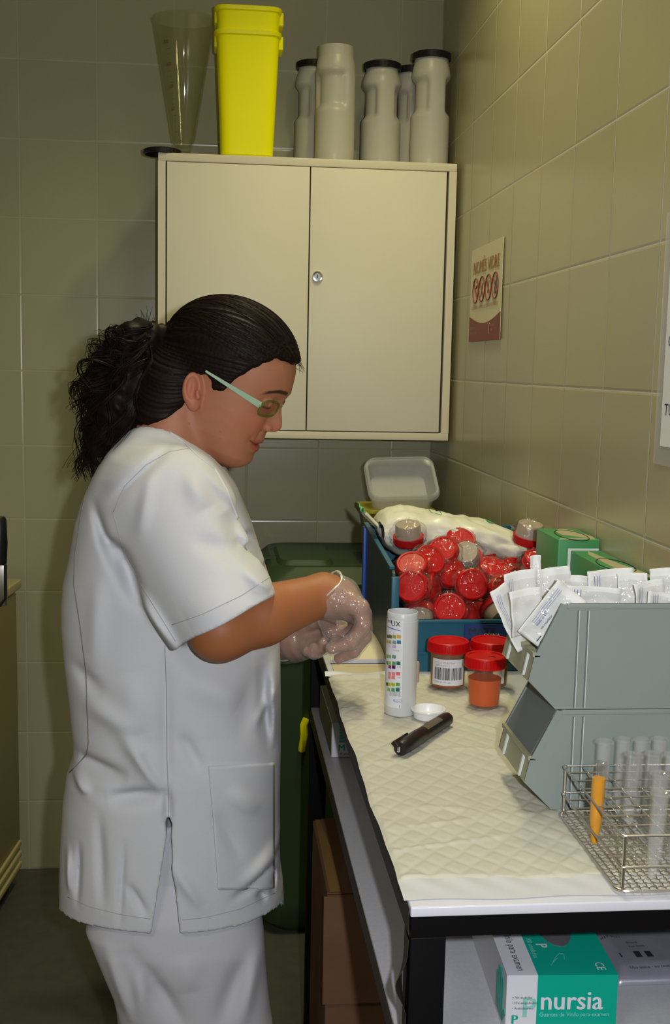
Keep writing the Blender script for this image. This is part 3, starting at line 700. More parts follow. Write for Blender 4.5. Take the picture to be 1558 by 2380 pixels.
def sample_cup(label, x, y, H=0.068, rt=0.0272, rb=0.0232, liq='urine_o', fill=0.55, head=None, rl=0.0300, lh=0.0165):
    c = thing('sample_cup', label, 'cup', (x, y, PADZ+0.0005), 0, 'red-capped sample cups on the pad')
    MB().lathe([(0, 0.002), (rb-0.004, 0.002), (rb-0.002, 0), (rb, 0.002), (rt, H), (rt-0.001, H), (rb-0.0012, 0.0035), (0, 0.0035)], 56).build('container', 'cupwall', c)
    zf = H*fill; rr = lerp(rb, rt, fill)-0.0014
    MB().lathe([(0, 0.0036), (rb-0.0018, 0.0036), (rr, zf), (0, zf)], 48).build('liquid', liq, c)
    if head:
        MB().lathe([(0, zf+0.0002), (rr, zf+0.0002), (rt-0.0015, H-0.002), (0, H-0.002)], 48).build('headspace', head, c)
    l = lid_mb(rl, lh).build('lid', 'red', c); l.location = (0, 0, H-0.0085)
    return c
c1 = sample_cup('clear cup of orange urine, red lid, no sticker, nearest of the three', -0.1925, -1.527, liq='urine_o', fill=0.62)
c2 = sample_cup('red-lidded cup with a barcode sticker beside the strip bottle', -0.2270, -1.425, liq='urine_d', fill=0.35, head='amberwall', rt=0.0285, rb=0.0275, H=0.066, rl=0.0322)
c3 = sample_cup('red-lidded cup half hidden between its two neighbours and the grey bins', -0.1585, -1.4230, liq='urine_r', fill=0.8, head='amberwall', rt=0.0285, rb=0.0275, H=0.066, rl=0.0322)
mb = MB()
mb.tube([(0.010*math.cos(a)+0.004, 0.006*math.sin(a)-0.006, 0.0) for a in (0, 0.8, 1.6)], 0.0006, 5, 0, T_(0, 0, 0.068-0.0085+0.0145)); mb.build('pen_mark', 'ink', c1)
def cup_label(c, cup_r, z0, z1, s0, s1, barcode, cx, cy):
    a0 = math.atan2(CAM.y-cy, CAM.x-cx)
    def wr(s, z, k): a = a0+s/cup_r; return ((cup_r+k)*math.cos(a), (cup_r+k)*math.sin(a), z)
    l = MB().grid(lambda u, v: wr(lerp(s0, s1, u), lerp(z0, z1, v), 0.0007), 24, 2).build('sticker', 'label', c)
    if barcode:
        rb_ = random.Random(3); s = s0+0.004; mb = MB()
        while s < s1-0.003:
            w_ = rb_.choice((0.0003, 0.0006, 0.0011)); mb.grid(lambda u, v: wr(s+w_*u, lerp(z0+0.009, z1-0.013, v), 0.0011), 1, 1); s += w_+rb_.choice((0.0004, 0.0007, 0.001))
        mb.build('barcode', 'ink', l)
        for tx, z in (('ORINA  MUESTRA', z1-0.0065), ('LAB014728112', z1-0.011), ('URIN 11101136', z0+0.004)):
            mb = MB(); vs_, fs = text_geo(tx); k = 0.0037; mb.add([wr(s0+0.004+x*k*1.1, z+y*k, 0.0011) for x, y in vs_], fs, 0)
            mb.build('printed_line', mat('grey_line', (0.25, 0.25, 0.27), 0.6) if 'grey_line' not in bpy.data.materials else bpy.data.materials['grey_line'], l)
cup_label(c2, 0.0280, 0.008, 0.049, -0.026, 0.028, True, -0.2270, -1.425)
cup_label(c3, 0.0280, 0.010, 0.050, 0.004, 0.024, False, -0.1585, -1.4230)

# ================================================================== grey picking bins
def poly_round(poly, idx, r, n=5):
    out = []
    N = len(poly)
    for i, p in enumerate(poly):
        if i not in idx: out.append(p); continue
        P = Vector(p); a = (Vector(poly[i-1])-P); b = (Vector(poly[(i+1) % N])-P)
        A = P+a.normalized()*r; B = P+b.normalized()*r
        for k in range(n+1):
            t_ = k/n; q = A*(1-t_)**2 + P*2*t_*(1-t_) + B*t_*t_; out.append((q.x, q.y))
    return out
YN, YF = -1.925, -1.805
def picking_bin(label, z0, h, front_panel):
    b = thing('picking_bin', label, 'storage bin', (-0.12, YN, z0), 0, 'stacked grey picking bins'); off = tuple(b.location)
    zt, zl, zs, zb = z0+h, z0+h*0.515, z0+h*0.28, z0
    poly = [(-0.208, zb), (-0.240, zs), (-0.234, zl), (-0.206, zt), (-0.006, zt), (-0.006, zb)]
    poly = poly_round(poly, {3}, 0.010)
    mb = MB()
    mb.prism(poly, YN, YN+0.0025); mb.prism(poly, YF-0.0025, YF)
    mb.box(-0.206, -0.006, YN+0.0025, YF-0.0025, zb, zb+0.0025); mb.box(-0.0085, -0.006, YN+0.0025, YF-0.0025, zb, zt)
    # rim flange along the top and the slanted mouth
    mb.box(-0.200, -0.006, YN-0.0012, YN+0.004, zt-0.006, zt, bev=0.001); mb.box(-0.200, -0.006, YF-0.004, YF+0.0012, zt-0.006, zt, bev=0.001)
    for y_ in (YN-0.0008, YF-0.0030): mb.prism([(-0.234, zl), (-0.206, zt), (-0.199, zt-0.002), (-0.227, zl-0.001)], y_, y_+0.0038)
    mb.build('shell', 'grey_bin', b, off)
    lip = MB().prism([(-0.240, zs), (-0.234, zl), (-0.229, zl), (-0.236, zs)], YN+0.001, YF-0.001).prism([(-0.2405, zs), (-0.208, zb), (-0.206, zb+0.003), (-0.236, zs+0.002)], YN+0.001, YF-0.001).prism([(-0.2365, zl-0.002), (-0.2365, zl+0.003), (-0.228, zl+0.003), (-0.228, zl-0.002)], YN, YF).build('front_lip', 'grey_lip', b, off)
    for y_ in (YN+0.018, YF-0.030): MB().prism([(-0.2425, zs+0.001), (-0.2375, zl-0.002), (-0.2345, zl-0.002), (-0.2395, zs+0.001)], y_, y_+0.0045).build('label_rail', 'rail', lip, off)
    gm = MB()
    for x_ in (-0.187, -0.176): gm.box(x_-0.0006, x_+0.0006, YN-0.0016, YN-0.0001, z0+0.002, zt-0.008, 0); gm.box(x_+0.0006, x_+0.0016, YN-0.0018, YN-0.0001, z0+0.002, zt-0.008, 1)
    gm.build('groove_shading', ['bin_dark', 'rail'], b, off)  # dark and pale strips paint the shade and lit edge of grooves
    if front_panel:
        MB().prism([(-0.2325, zl+0.003), (-0.2055, zt-0.002), (-0.2025, zt-0.003), (-0.2295, zl+0.002)], YN+0.006, YF-0.006).build('mouth_cover', 'bin_dark', b, off)
    return b
picking_bin('lower grey picking bin, its slanted mouth closed by a dark cover', PADZ+0.0005, 0.116, True)
picking_bin('upper grey picking bin, stuffed with white sterile pouches', PADZ+0.1170, 0.1205, False)

# ---- sterile pouches standing in the upper bin
MT['pouch'] = mat('pouch_paper', (0.72, 0.72, 0.70), 0.6, noise_amt=0.05, noise_scale=40)
MT['pouchfilm'] = film('pouch_film', gloss=0.08, haze=0.06, rough=0.10, bump=0.8, bscale=55)
def pouch(label, pb_, pt_, wd, y, yaw, bend, lines=True, yt=None, ten=False):
    wd *= 1.28 if wd > 0.02 else 1.1
    B = aty(*pb_, y); Tt = aty(*pt_, y if yt is None else yt)
    B.z = max(B.z, PADZ+0.1215)
    r = thing('sterile_pouch', label, 'pouch', tuple(B), 0, 'sterile pouches in the upper grey bin'); off = tuple(B)
    up = (Tt-B); h = up.length; up.normalize()
    ex = Vector((math.cos(math.radians(yaw)), math.sin(math.radians(yaw)), 0)); ex = (ex-up*ex.dot(up)).normalized(); nn = ex.cross(up)
    if nn.y > 0: nn = -nn
    sd = rnd(0, 9)
    def f(u, v, k=0.0):
        c = 0.003*noise.noise(Vector((u*3+sd, v*4, sd)))
        return B + ex*((u-0.5)*wd) + up*(h*v) + nn*(bend*(math.sin(math.pi*v)*0.6+(v*v)*0.6) + c + k + 0.004*(u-0.5)**2*4*(1 if bend > 0 else -1))
    MB().grid(lambda u, v: f(u, v), 10, 18, thick=0.0004).build('paper_back', 'pouch', r, off, sharp=180)
    MB().grid(lambda u, v: f(0.03+0.94*u, 0.06+0.80*v, 0.0012+0.0045*math.sin(math.pi*u)*math.sin(math.pi*min(1, v*1.1))+0.0010*noise.noise(Vector((u*9, v*14, sd)))), 14, 20).build('clear_front', 'pouchfilm', r, off, sharp=180)
    if lines:
        mb = MB()
        for k in range(3):
            u0 = 0.14+0.06*k
            mb.grid(lambda u, v: f(u0+0.012*u, 0.25+0.65*v, 0.0009), 1, 10)
        mb.build('print_lines', 'ink_blue', r, off)
    if ten:
        mb = MB(); vs_, fs = text_geo('10'); k_ = 0.011
        mb.add([f(0.50+x_*k_/wd, 0.06+y_*k_/h, 0.0062) for x_, y_ in vs_], fs); mb.build('pen_number', 'ink', r, off)
        mb = MB()
        for j, (tx, sz) in enumerate((('Lancetas de sangre', 0.0045), ('esteril  R  1.5 x 25', 0.0040), ('no reutilizar', 0.0040), ('made in EC', 0.0040))):
            vs_, fs = text_geo(tx); mb.add([f(0.80-0.16*j-y_*sz/wd*1.0, 0.25+x_*sz/h, 0.0060) for x_, y_ in vs_], fs)
        mb.build('printed_text', 'ink_blue', r, off)
    return r
pouch('narrow pouch leaning left over the bin mouth by the blue bin', (1228, 1500), (1168, 1360), 0.026, -1.870, 35, -0.004)
pouch('lined pouch with flat top, second from the left in the grey bin', (1222, 1470), (1204, 1326), 0.032, -1.850, 8, 0.003)
pouch('short narrow pouch sticking up in front of a red lid', (1246, 1440), (1243, 1290), 0.011, -1.845, 0, 0.001, False)
pouch('crumpled clear pouch with a bright glint near the bin mouth', (1225, 1475), (1215, 1368), 0.030, -1.885, 10, 0.004, False)
pouch('pouch marked with a handwritten 10 lying across the bin mouth', (1236, 1492), (1330, 1372), 0.032, -1.906, -8, 0.003, True, None, True)
pouch('pouch with folded corner just right of the narrow upright one', (1305, 1440), (1285, 1318), 0.030, -1.840, -12, 0.003, False)
pouch('low pouch wrinkled across the front left of the bin', (1290, 1440), (1330, 1362), 0.036, -1.880, 5, 0.005, False)
pouch('wide pouch lying along the rim in the middle of the bin', (1370, 1440), (1378, 1362), 0.050, -1.893, 0, 0.004)
pouch('broad square-topped pouch, the biggest in the middle of the bin', (1418, 1440), (1415, 1322), 0.044, -1.860, 4, 0.003)
pouch('pouch with hooked tip to the right of the broad one', (1474, 1440), (1470, 1330), 0.026, -1.872, -20, 0.004, False)
pouch('lined pouch with peaked top near the right picture edge', (1512, 1440), (1502, 1350), 0.030, -1.890, 12, 0.003)
pouch('curled pouch at the picture edge above the grey bin rim', (1556, 1440), (1548, 1318), 0.028, -1.865, -25, 0.006, False)
pouch('slanted lined pouch lowest at the right picture edge', (1540, 1440), (1552, 1378), 0.040, -1.905, 5, 0.003)

pouch('creased pouch tip behind the hooked one in the grey bin', (1452, 1440), (1446, 1340), 0.030, -1.835, 30, 0.008, False)
pouch('clear crumpled pouch between the broad one and the low front one', (1350, 1440), (1352, 1336), 0.026, -1.850, -35, 0.007, False)
pouch('twisted pouch behind the peaked one at the right', (1530, 1440), (1520, 1336), 0.030, -1.840, 38, 0.009)
pouch('leaning pouch behind the folded-corner one', (1262, 1440), (1268, 1334), 0.026, -1.828, 28, 0.006, False)

# ================================================================== wire rack and tubes
RX0, RX1, RY0, RY1, RZ = -0.203, -0.022, -2.131, -1.934, PADZ+0.0015
rk = thing('test_tube_rack', 'steel wire test tube rack with woven mesh base on the table corner', 'rack', (RX0, RY0, RZ)); off = tuple(rk.location)
def loop(x0, x1, y0, y1, z, r=0.006):
    return [Vector(p) for p in rbox(x0, x1, y0, y1, z, r, 4)]
mb = MB(); mb.tube(loop(RX0, RX1, RY0, RY1, RZ, 0.012), 0.0016, 8, closed=True)
p_ = 0.0082; k = 0
n_ = int((RX1-RX0)/p_)
for i in range(1, n_+1):
    x = RX0+p_*i
    if x > RX1-0.003: continue
    mb.tube([(x, lerp(RY0+0.001, RY1-0.001, q/48), RZ+0.0008*(1 if (q+i) % 2 else -1)) for q in range(49)], 0.0006, 4)
for j in range(1, int((RY1-RY0)/p_)+1):
    y = RY0+p_*j
    if y > RY1-0.003: continue
    mb.tube([(lerp(RX0+0.001, RX1-0.001, q/44), y, RZ+0.0008*(-1 if (q+j) % 2 else 1)) for q in range(45)], 0.0006, 4)
mb.build('mesh_base', 'steel', rk, off)
GX, GY = 0.0215, 0.0240
for nm, z in (('tier', RZ+0.023), ('tier', RZ+0.054)):
    mb = MB(); mb.tube(loop(RX0+0.003, RX1-0.003, RY0+0.003, RY1-0.003, z, 0.004), 0.0012, 8, closed=True)
    x = RX0+0.003+GX
    while x < RX1-0.008: mb.tube([(x, RY0+0.003, z), (x, RY1-0.003, z)], 0.0007, 5); x += GX
    y = RY1-0.003-GY
    while y > RY0+0.01: mb.tube([(RX0+0.003, y, z+0.0012), (RX1-0.003, y, z+0.0012)], 0.0007, 5); y -= GY
    mb.build(nm, 'steel', rk, off)
for x in (RX0+0.006, RX1-0.006):
    for y in (RY0+0.0045, RY1-0.0045):
        MB().tube([(x, y, RZ-0.001), (x, y, RZ+0.055)], 0.0017, 8).build('upright', 'steel', rk, off)
MT['tube'] = film('tube_plastic', gloss=0.03, haze=0.085, rough=0.10, edge=0.5)
MT['tube_clear'] = film('filled_tube_plastic', gloss=0.02, haze=0.012, rough=0.08, edge=0.25)
MT['urine_y'] = mat('yellow_liquid', (0.58, 0.25, 0.0), 0.35, noise_amt=0.15, noise_scale=50, spec=0.3)
def test_tube(label, x, y, dz, lean=(0, 0), liquid=False, group='empty clear test tubes'):
    t_ = thing('test_tube', label, 'test tube', (x, y, RZ+0.0022+dz), 0, group); t_.rotation_euler = (lean[0], lean[1], 0)
    mb = MB().lathe([(0, 0.0), (0.0035, 0.0012), (0.0076, 0.028), (0.0080, 0.086), (0.0102, 0.087), (0.0104, 0.0885), (0.0096, 0.0895), (0.0074, 0.0895), (0.0070, 0.086), (0.0066, 0.028), (0.0027, 0.003), (0, 0.0025)], 30)
    mb.build('wall', 'tube_clear' if liquid else 'tube', t_)
    if liquid: MB().lathe([(0, 0.003), (0.0029, 0.0036), (0.0065, 0.028), (0.0069, 0.0735), (0, 0.0735)], 30).build('liquid', 'urine_y', t_)
    return t_
test_tube('test tube of yellow urine, nearly full, apart on the left', -0.1935, -2.032, 0, (0, 0.02), True, 'filled test tube')
TL = [(-0.163, -1.960, (0.03, 0.0)), (-0.141, -1.957, (0.0, 0.02)), (-0.1195, -1.957, (0.02, 0)), (-0.098, -1.957, (0, 0)),
      (-0.148, -2.004, (0.02, 0.03)), (-0.126, -2.004, (0, 0.03)), (-0.1045, -2.006, (0.03, 0)),
      (-0.1415, -2.062, (0.0, 0.02)), (-0.119, -2.060, (0, 0.02)), (-0.1625, -2.112, (0.02, 0.04)), (-0.1405, -2.112, (0, 0.03))]
NL = ['empty tube at the left end of the back row', 'empty tube second from the left in the back row', 'empty tube third from the left in the back row', 'empty tube at the picture edge in the back row',
      'empty tube at the left of the second row from the back', 'empty tube in the middle of the second row from the back', 'empty tube at the right of the second row from the back',
      'empty tube left in the third row, before the front pair', 'empty tube right in the third row, cut by the picture edge', 'empty tube nearest the camera, left of the front pair', 'empty tube of the front pair, cut by the picture edge']
t0 = None
for (x, y, ln), nm in zip(TL, NL):
    if t0 is None: t0 = test_tube(nm, x, y, 0, ln); t_ = t0
    else:
        t_ = copy_tree(t0); t_['label'] = nm
    t_.location = (x, y, RZ+0.0022); t_.rotation_euler = (ln[0], ln[1], 0)

# ================================================================== blue picking bin with wrapped cups
BX0, BX1, BYN, BYF = -0.300, -0.012, -1.322, -0.955
bb = thing('blue_bin', 'big teal blue open-fronted bin filled with bagged red-lid cups', 'storage bin', (BX0, BYN, TZ)); off = tuple(bb.location)
zl_, zt_, zt2 = 1.018, 1.098, 1.124
sp_ = [(BYN, TZ+0.001), (BYN-0.002, zl_), (BYN+0.012, zt_-0.006), (BYN+0.022, zt_), (BYF, zt2), (BYF, TZ+0.001)]
mb = MB(); mb.prism(sp_, BX1-0.003, BX1, 'yz'); mb.box(BX0+0.004, BX1-0.003, BYN, BYF, TZ+0.001, TZ+0.004)
mb.box(BX0+0.004, BX1-0.003, BYF-0.003, BYF, TZ+0.001, zt2-0.001)
mb.box(BX0+0.003, BX1, BYN-0.002, BYN+0.001, TZ+0.001, zl_, 0); mb.box(BX0+0.003, BX1, BYN-0.006, BYN+0.002, zl_-0.006, zl_, bev=0.001)
mb.box(BX0+0.004, BX1, BYN-0.0045, BYN, TZ+0.030, TZ+0.034)
mb.build('body', 'teal', bb, off)
mb = MB(); mb.prism(sp_, BX0, BX0+0.004, 'yz'); mb.build('left_side', 'shaded_teal_side' if 'shaded_teal_side' in MT else MT.setdefault('shaded_teal_side', mat('shaded_teal', (0.012, 0.03, 0.045), 0.4)), bb, off)  # left wall in darker teal: its shade is put into the colour
mb = MB(); mb.box(BX0-0.006, BX0+0.001, BYF-0.016, BYF+0.002, TZ+0.001, zt2-0.004, bev=0.0015); mb.build('rear_post', 'blue', bb, off)
mb = MB(); mb.box(BX0-0.003, BX0+0.010, BYN-0.001, BYN+0.008, TZ+0.002, zt_-0.010, bev=0.0015); mb.build('front_post', 'teal', bb, off)
mb = MB(); mb.box(BX0-0.004, BX0+0.004, BYN+0.02, BYF+0.002, 0, 0.004, 0, Matrix.Translation((0, 0, 0)) @ Matrix(((1, 0, 0, 0), (0, 1, 0, 0), (0, (zt2-zt_)/(BYF-BYN-0.022), 1, zt_-(zt2-zt_)/(BYF-BYN-0.022)*(BYN+0.022)), (0, 0, 0, 1)))).build('side_rim', 'teal', bb, off)
lc = aty(1127, 1468, BYN-0.007)
nm_ = MB().box(lc.x-0.034, lc.x+0.045, BYN-0.009, BYN-0.006, lc.z-0.013, lc.z+0.012).build('name_card', 'navy', bb, off)
mb = MB(); LMx = frame((lc.x-0.028, BYN-0.0095, lc.z-0.004), (1, 0, 0), (0, 0, 1))
mb.text('MATE', 0.015, LMx, 0, 0.04, 1.2); mb.build('card_lettering', 'ink', nm_, off)
mb = MB(); mb.text('ORINA', 0.008, LMx @ T_(0.026, -0.004, 0.0002), 0, 0.03, 1.1); mb.build('card_print', 'paper', nm_, off)

def bag_mesh(rad, zlo, zhi, seed, n=20, m_=14):
    vs_ = []
    for j in range(m_+1):
        t_ = j/m_; z = lerp(zlo, zhi, t_); pr = math.sin(math.pi*min(1, max(0, t_)))**0.35 if 0 < t_ < 1 else 0.05
        for i in range(n):
            a = 2*math.pi*i/n
            q = noise.noise(Vector((math.cos(a)*2.2+seed, math.sin(a)*2.2, t_*3.5+seed)))
            q2 = abs(noise.noise(Vector((math.cos(a)*4+seed, math.sin(a)*4, t_*5)))); q3 = abs(noise.noise(Vector((math.cos(a)*pr*9+seed, math.sin(a)*pr*9, t_*9+seed))))
            r_ = rad*pr*(1.0+0.12*q+0.30*q2+0.14*q3); vs_.append((r_*math.cos(a), r_*math.sin(a), z+0.004*q+0.006*q3))
    fs = [(j*n+i, j*n+(i+1) % n, (j+1)*n+(i+1) % n, (j+1)*n+i) for j in range(m_) for i in range(n)]
    return MB().add(vs_, fs, 0, True)
MT['cupbody'] = mat('cup_cloudy', (0.36, 0.29, 0.23), 0.3, noise_amt=0.15)
def wrapped_cup(label, px, py, y, nrm, s=1.0):
    r = thing('wrapped_cup', label, 'cup', tuple(aty(px, py, y)), 0, 'bagged sample cups in the blue bin')
    q = Vector(nrm).normalized().to_track_quat('Z', 'Y'); r.rotation_mode = 'QUATERNION'; r.rotation_quaternion = q
    H = 0.034*s; R_ = 0.0268*s
    MB().lathe([(0, -H), (R_*0.80, -H), (R_*0.84, -H+0.002), (R_*0.92, 0), (0, 0)], 32).build('container', 'cupbody', r)
    l = lid_mb(R_, 0.0145*s, 40).build('lid', 'red', r); l.location = (0, 0, -0.011)
    mb = bag_mesh(R_*1.13, -H-0.008, 0.010, rnd(0, 50), 34, 24); mb.build('clear_bag', 'film', r, sharp=180)
    return r
LBL = ['at the upper left, lid up, under the blue-printed cup', 'largest lid at the top, left of centre', 'behind, its lid just under the white package', 'right of centre with glinting folds on its lid', 'topmost at the right, beside the green glove box',
       'lid facing front in mid-pile', 'at the left side wall below the upper left cup', 'dark lid at the bottom, left of centre', 'at the bottom left, cloudy base to the front', 'at the bottom right, cloudy base to the front',
       'on its side at centre left', 'cloudy base showing beneath the white package', 'upside down at the top left with a cloudy base', 'upside down at the top right with a cloudy base', 'at the right edge beside the sterile pouches',
       'deep in the gap left of the front-facing lid', 'deep between the two right-hand lids']
CUPS = [(958, 1310, -1.262, (-.2, -.6, .8)), (1030, 1276, -1.185, (-.35, -.65, .7)), (1122, 1276, -1.10, (0, -.6, .8)), (1150, 1320, -1.205, (.15, -.55, .8)), (1254, 1302, -1.262, (.2, -.5, .85)),
        (1099, 1358, -1.287, (.1, -.95, .3)), (957, 1362, -1.298, (-.35, -.85, .35)), (1046, 1414, -1.302, (-.1, -.85, .45)), (975, 1418, -1.272, (.1, .6, .55)), (1148, 1416, -1.278, (-.2, .7, .3)),
        (1012, 1366, -1.25, (.85, -.4, .2)), (1088, 1304, -1.15, (.3, .7, -.6)), (950, 1258, -1.13, (.1, .25, -.9)), (1226, 1258, -1.165, (-.1, .2, -.9)), (1172, 1374, -1.282, (.35, -.8, .45)),
        (1048, 1330, -1.21, (.2, -.8, .4)), (1196, 1326, -1.16, (.1, -.7, .6))]
CUPS += [(1015, 1420, -1.235, (.3, -.7, .3)), (1110, 1424, -1.250, (-.2, -.7, .5)), (905+95, 1300, -1.235, (.2, -.7, .5)), (1190, 1290, -1.09, (-.2, -.6, .7)), (1072, 1252, -1.13, (.1, -.6, .8)), (1205, 1352, -1.22, (.3, -.8, .3))]
LBL += ['low down between the two bottom red lids', 'low down right of the dark bottom lid', 'tucked in right of the upper left lid', 'small glimpse under the right upside-down cup', 'at the very back against the white package', 'mostly behind the sterile pouches']
for (px, py, y, n_), lb_ in zip(CUPS, LBL): wrapped_cup('red-lidded cup in a clear bag, '+lb_, px, py, y, n_)

# ---- white diaper package lying across the blue bin
MT['pkg'] = mat('white_package', (0.70, 0.69, 0.58), 0.35, noise_amt=0.05, noise_scale=12); MT['pkg_green'] = mat('green_print', (0.05, 0.42, 0.20), 0.4)
pk = thing('diaper_package', 'white plastic-wrapped package with green print on the blue bin', 'package', (-0.17, -1.0, 1.12)); off = tuple(pk.location)
PL = aty(880, 1225, -1.04); PR = aty(1200, 1262, -1.04); ex = (PR-PL).normalized(); Lk = (PR-PL).length
def pkf(u, v, k=0.0):
    a = 2*math.pi*v; s = u*2-1; e = (1-abs(s)**5)**0.5 if abs(s) < 1 else 0
    hz, hy = 0.046*(0.22+0.78*e)*(1-0.40*u), 0.080
    c, q = math.cos(a), math.sin(a); pw = (abs(c)**3+abs(q)**3)**(-1/3)
    w_ = 0.007*noise.noise(Vector((u*6, c*2, q*2))) + 0.006*abs(noise.noise(Vector((u*9, c*3, q*3+1))))-0.0015*abs(noise.noise(Vector((u*18, c*6, q*6))))
    ctr = PL + ex*(Lk*u)
    return ctr + Vector((0, c*(hy+w_+k)*pw, q*(hz+w_+k)*pw)) 
MB().grid(pkf, 60, 48).build('bag', 'pkg', pk, off, sharp=180)
mb = MB(); mb.grid(lambda u, v: PL + Vector((-0.006-0.030*u, -0.055+0.10*v-0.02*u, 0.004+0.030*u+0.006*math.sin(v*9))), 10, 16, thick=0.0012); mb.build('sealed_end', 'pkg', pk, off, sharp=180)
mb = MB(); mb.grid(lambda u, v: PL + Vector((-0.034-0.003*u, -0.072+0.10*v, 0.033+0.004*u+0.006*math.sin(v*9))), 2, 16, thick=0.0012)
mb.grid(lambda u, v: pkf(0.80+0.05*u, 0.93+0.32*v, 0.0012), 6, 14); mb.build('green_print', 'pkg_green', pk, off, sharp=180)
mb = MB(); mb.tube([pkf(0.415+0.045*math.cos(a*math.pi/10), 0.19+0.10*math.sin(a*math.pi/10), 0.001) for a in range(20)], 0.0006, 4, closed=True); mb.build('green_ring', 'pkg_green', pk, off)

# ================================================================== tubs behind the blue bin
MT['tubwall'] = film('tub_plastic', gloss=0.04, haze=0.22, rough=0.25); MT['tub_yellow'] = mat('tub_yellow', (0.42, 0.36, 0.02), 0.45)
yt = thing('yellow_tub', 'yellow plastic tub under the cloudy tubs behind the blue bin', 'tub', (-0.145, -0.34, 0.9462)); off = tuple(yt.location)
loft([rbox(-0.205, -0.085, -0.41, -0.27, 0.9462, 0.02), rbox(-0.225, -0.065, -0.43, -0.25, 1.075, 0.025), rbox(-0.235, -0.058, -0.437, -0.245, 1.077, 0.025), rbox(-0.235, -0.058, -0.437, -0.245, 1.085, 0.025)]).build('body', 'tub_yellow', yt, off)
def cloudy_tub(label, M_, sc_):
    r = thing('cloudy_tub', label, 'tub', (0, 0, 0), 0, 'nested cloudy plastic tubs'); r.matrix_world = M_
    def rg(k, z): return rbox(-0.088*k, 0.088*k, -0.068*k, 0.068*k, z, 0.028*k, 8)
    rings = [rg(0.80*sc_, 0.0), rg(0.84*sc_, 0.004), rg(0.93*sc_, 0.050), rg(1.0*sc_, 0.052), rg(1.01*sc_, 0.058), rg(0.985*sc_, 0.061), rg(0.94*sc_, 0.059), rg(0.90*sc_, 0.050), rg(0.80*sc_, 0.006)]
    loft(rings).build('body', 'tubwall', r); return r
tc_ = aty(930, 1126, -0.36)
TM = Matrix.Translation((tc_.x, -0.345, 1.112)) @ Euler((math.radians(42), 0, 0)).to_matrix().to_4x4() @ Matrix.Rotation(math.radians(3), 4, 'Z')
cloudy_tub('outer cloudy plastic tub, tilted forward on the yellow one', TM, 1.0)
cloudy_tub('inner cloudy plastic tub nested in the tilted one', TM @ T_(0, 0, 0.010), 0.97)

# ================================================================== green glove boxes by the wall
MT['gbox'] = mat('green_card', (0.05, 0.26, 0.085), 0.4, noise_amt=0.1); MT['gbox_tan'] = mat('tan_card', (0.42, 0.38, 0.22), 0.4)
def green_box(label, x0, x1, y0, y1, zt):
    g = thing('glove_box', label, 'glove box', (x0, y0, TZ), 0, 'green glove boxes by the wall'); off = tuple(g.location)
    MB().box(x0, x1, y0, y1, TZ+0.0005, zt, bev=0.002).build('carton', 'gbox', g, off)
    mb = MB(); mb.box(x0+0.016, x1-0.002, y0-0.0006, y0, TZ+0.004, zt-0.014); mb.build('end_panel', 'paper', g, off)
    mb = MB(); mb.text('CE', 0.026, frame((x0+0.040, y0-0.0012, zt-0.058), (0, 0, 1), (-1, 0, 0)), 0, 0.0, 1.0); mb.build('ce_mark', 'ink', g, off)
    W = x1-x0; mb = MB()
    mb.prism([(x0+0.3*W, y0+0.05), (x0+0.9*W, y0+0.004), (x0+0.96*W, y0+0.03), (x0+0.7*W, y0+0.11), (x0+0.5*W, y1-0.01), (x0+0.3*W, y1-0.04)], zt, zt+0.0005, 'xy')
    mb.prism([(x0+0.05*W, y0+0.002), (x0+0.25*W, y0+0.002), (x0+0.9*W, y0+0.002), (x0+0.9*W, y0+0.010), (x0+0.1*W, y0+0.012)], zt, zt+0.0004, 'xy')
    mb.build('pale_print', 'gbox_tan', g, off)
    mb = MB(); mb.tube([(x0+0.5*W+0.022*math.cos(a*math.pi/12), (y0+y1)/2-0.02+0.055*math.sin(a*math.pi/12), zt+0.0004) for a in range(24)], 0.0008, 5, closed=True); mb.build('opening_rim', 'ink', g, off)
green_box('green and white glove box with CE mark against the wall', -0.0685, -0.0025, -1.455, -1.335, 1.172)
green_box('green glove box nearer the camera, behind the white pouches', -0.050, -0.0025, -1.685, -1.460, 1.156)

# ================================================================== boxes on the low shelf
MT['gb_teal'] = mat('teal_card', (0.0, 0.33, 0.24), 0.4, noise_amt=0.03); MT['gb_white'] = mat('white_card', (0.60, 0.60, 0.66), 0.4, noise_amt=0.03)
MT['gb_pale'] = mat('pale_teal_print', (0.22, 0.52, 0.47), 0.5)
MT['gb_dark'] = mat('dark_glove_slot', (0.10, 0.10, 0.11), 0.7, noise_amt=0.4, noise_scale=50, bump=0.5)
fl, frr, bl = Vector((-0.2940, -2.083, 0)), Vector((-0.1820, -2.089, 0)), Vector((-0.2905, -1.978, 0))
ng = thing('glove_box', 'teal and white glove box reading nursia on the shelf', 'glove box', (fl.x, fl.y, SZ)); off = tuple(ng.location)
ex, ey = (frr-fl).normalized(), (bl-fl).normalized(); ey = (ey-ex*ey.dot(ex)).normalized()
BM_ = frame((fl.x, fl.y, SZ+0.0005), ex, ey); Wn, Dn, Hn = 0.1125, 0.225, 0.0645; sp = 0.031
MB().box(0, sp, 0, Dn, 0, Hn, 0, BM_).build('white_panel', 'gb_white', ng, off)
MB().box(sp, Wn, 0, Dn, 0, Hn, 0, BM_).build('teal_panel', 'gb_teal', ng, off)
FM = frame(BM_ @ Vector((0, -0.0004, 0)), ex, (0, 0, 1)); TM_ = BM_ @ T_(0, 0, Hn+0.0004)
mb = MB(); mb.text('nursia', 0.0285, FM @ T_(sp+0.003, 0.0280, 0), 0, 0.02, 0.93); mb.build('brand_lettering', 'gb_white', ng, off)
mb = MB(); mb.text('Guantes de Vinilo para examen', 0.0062, FM @ T_(sp+0.003, 0.0205, 0), 0, 0.0, 0.90); mb.build('front_line', 'gb_pale', ng, off)
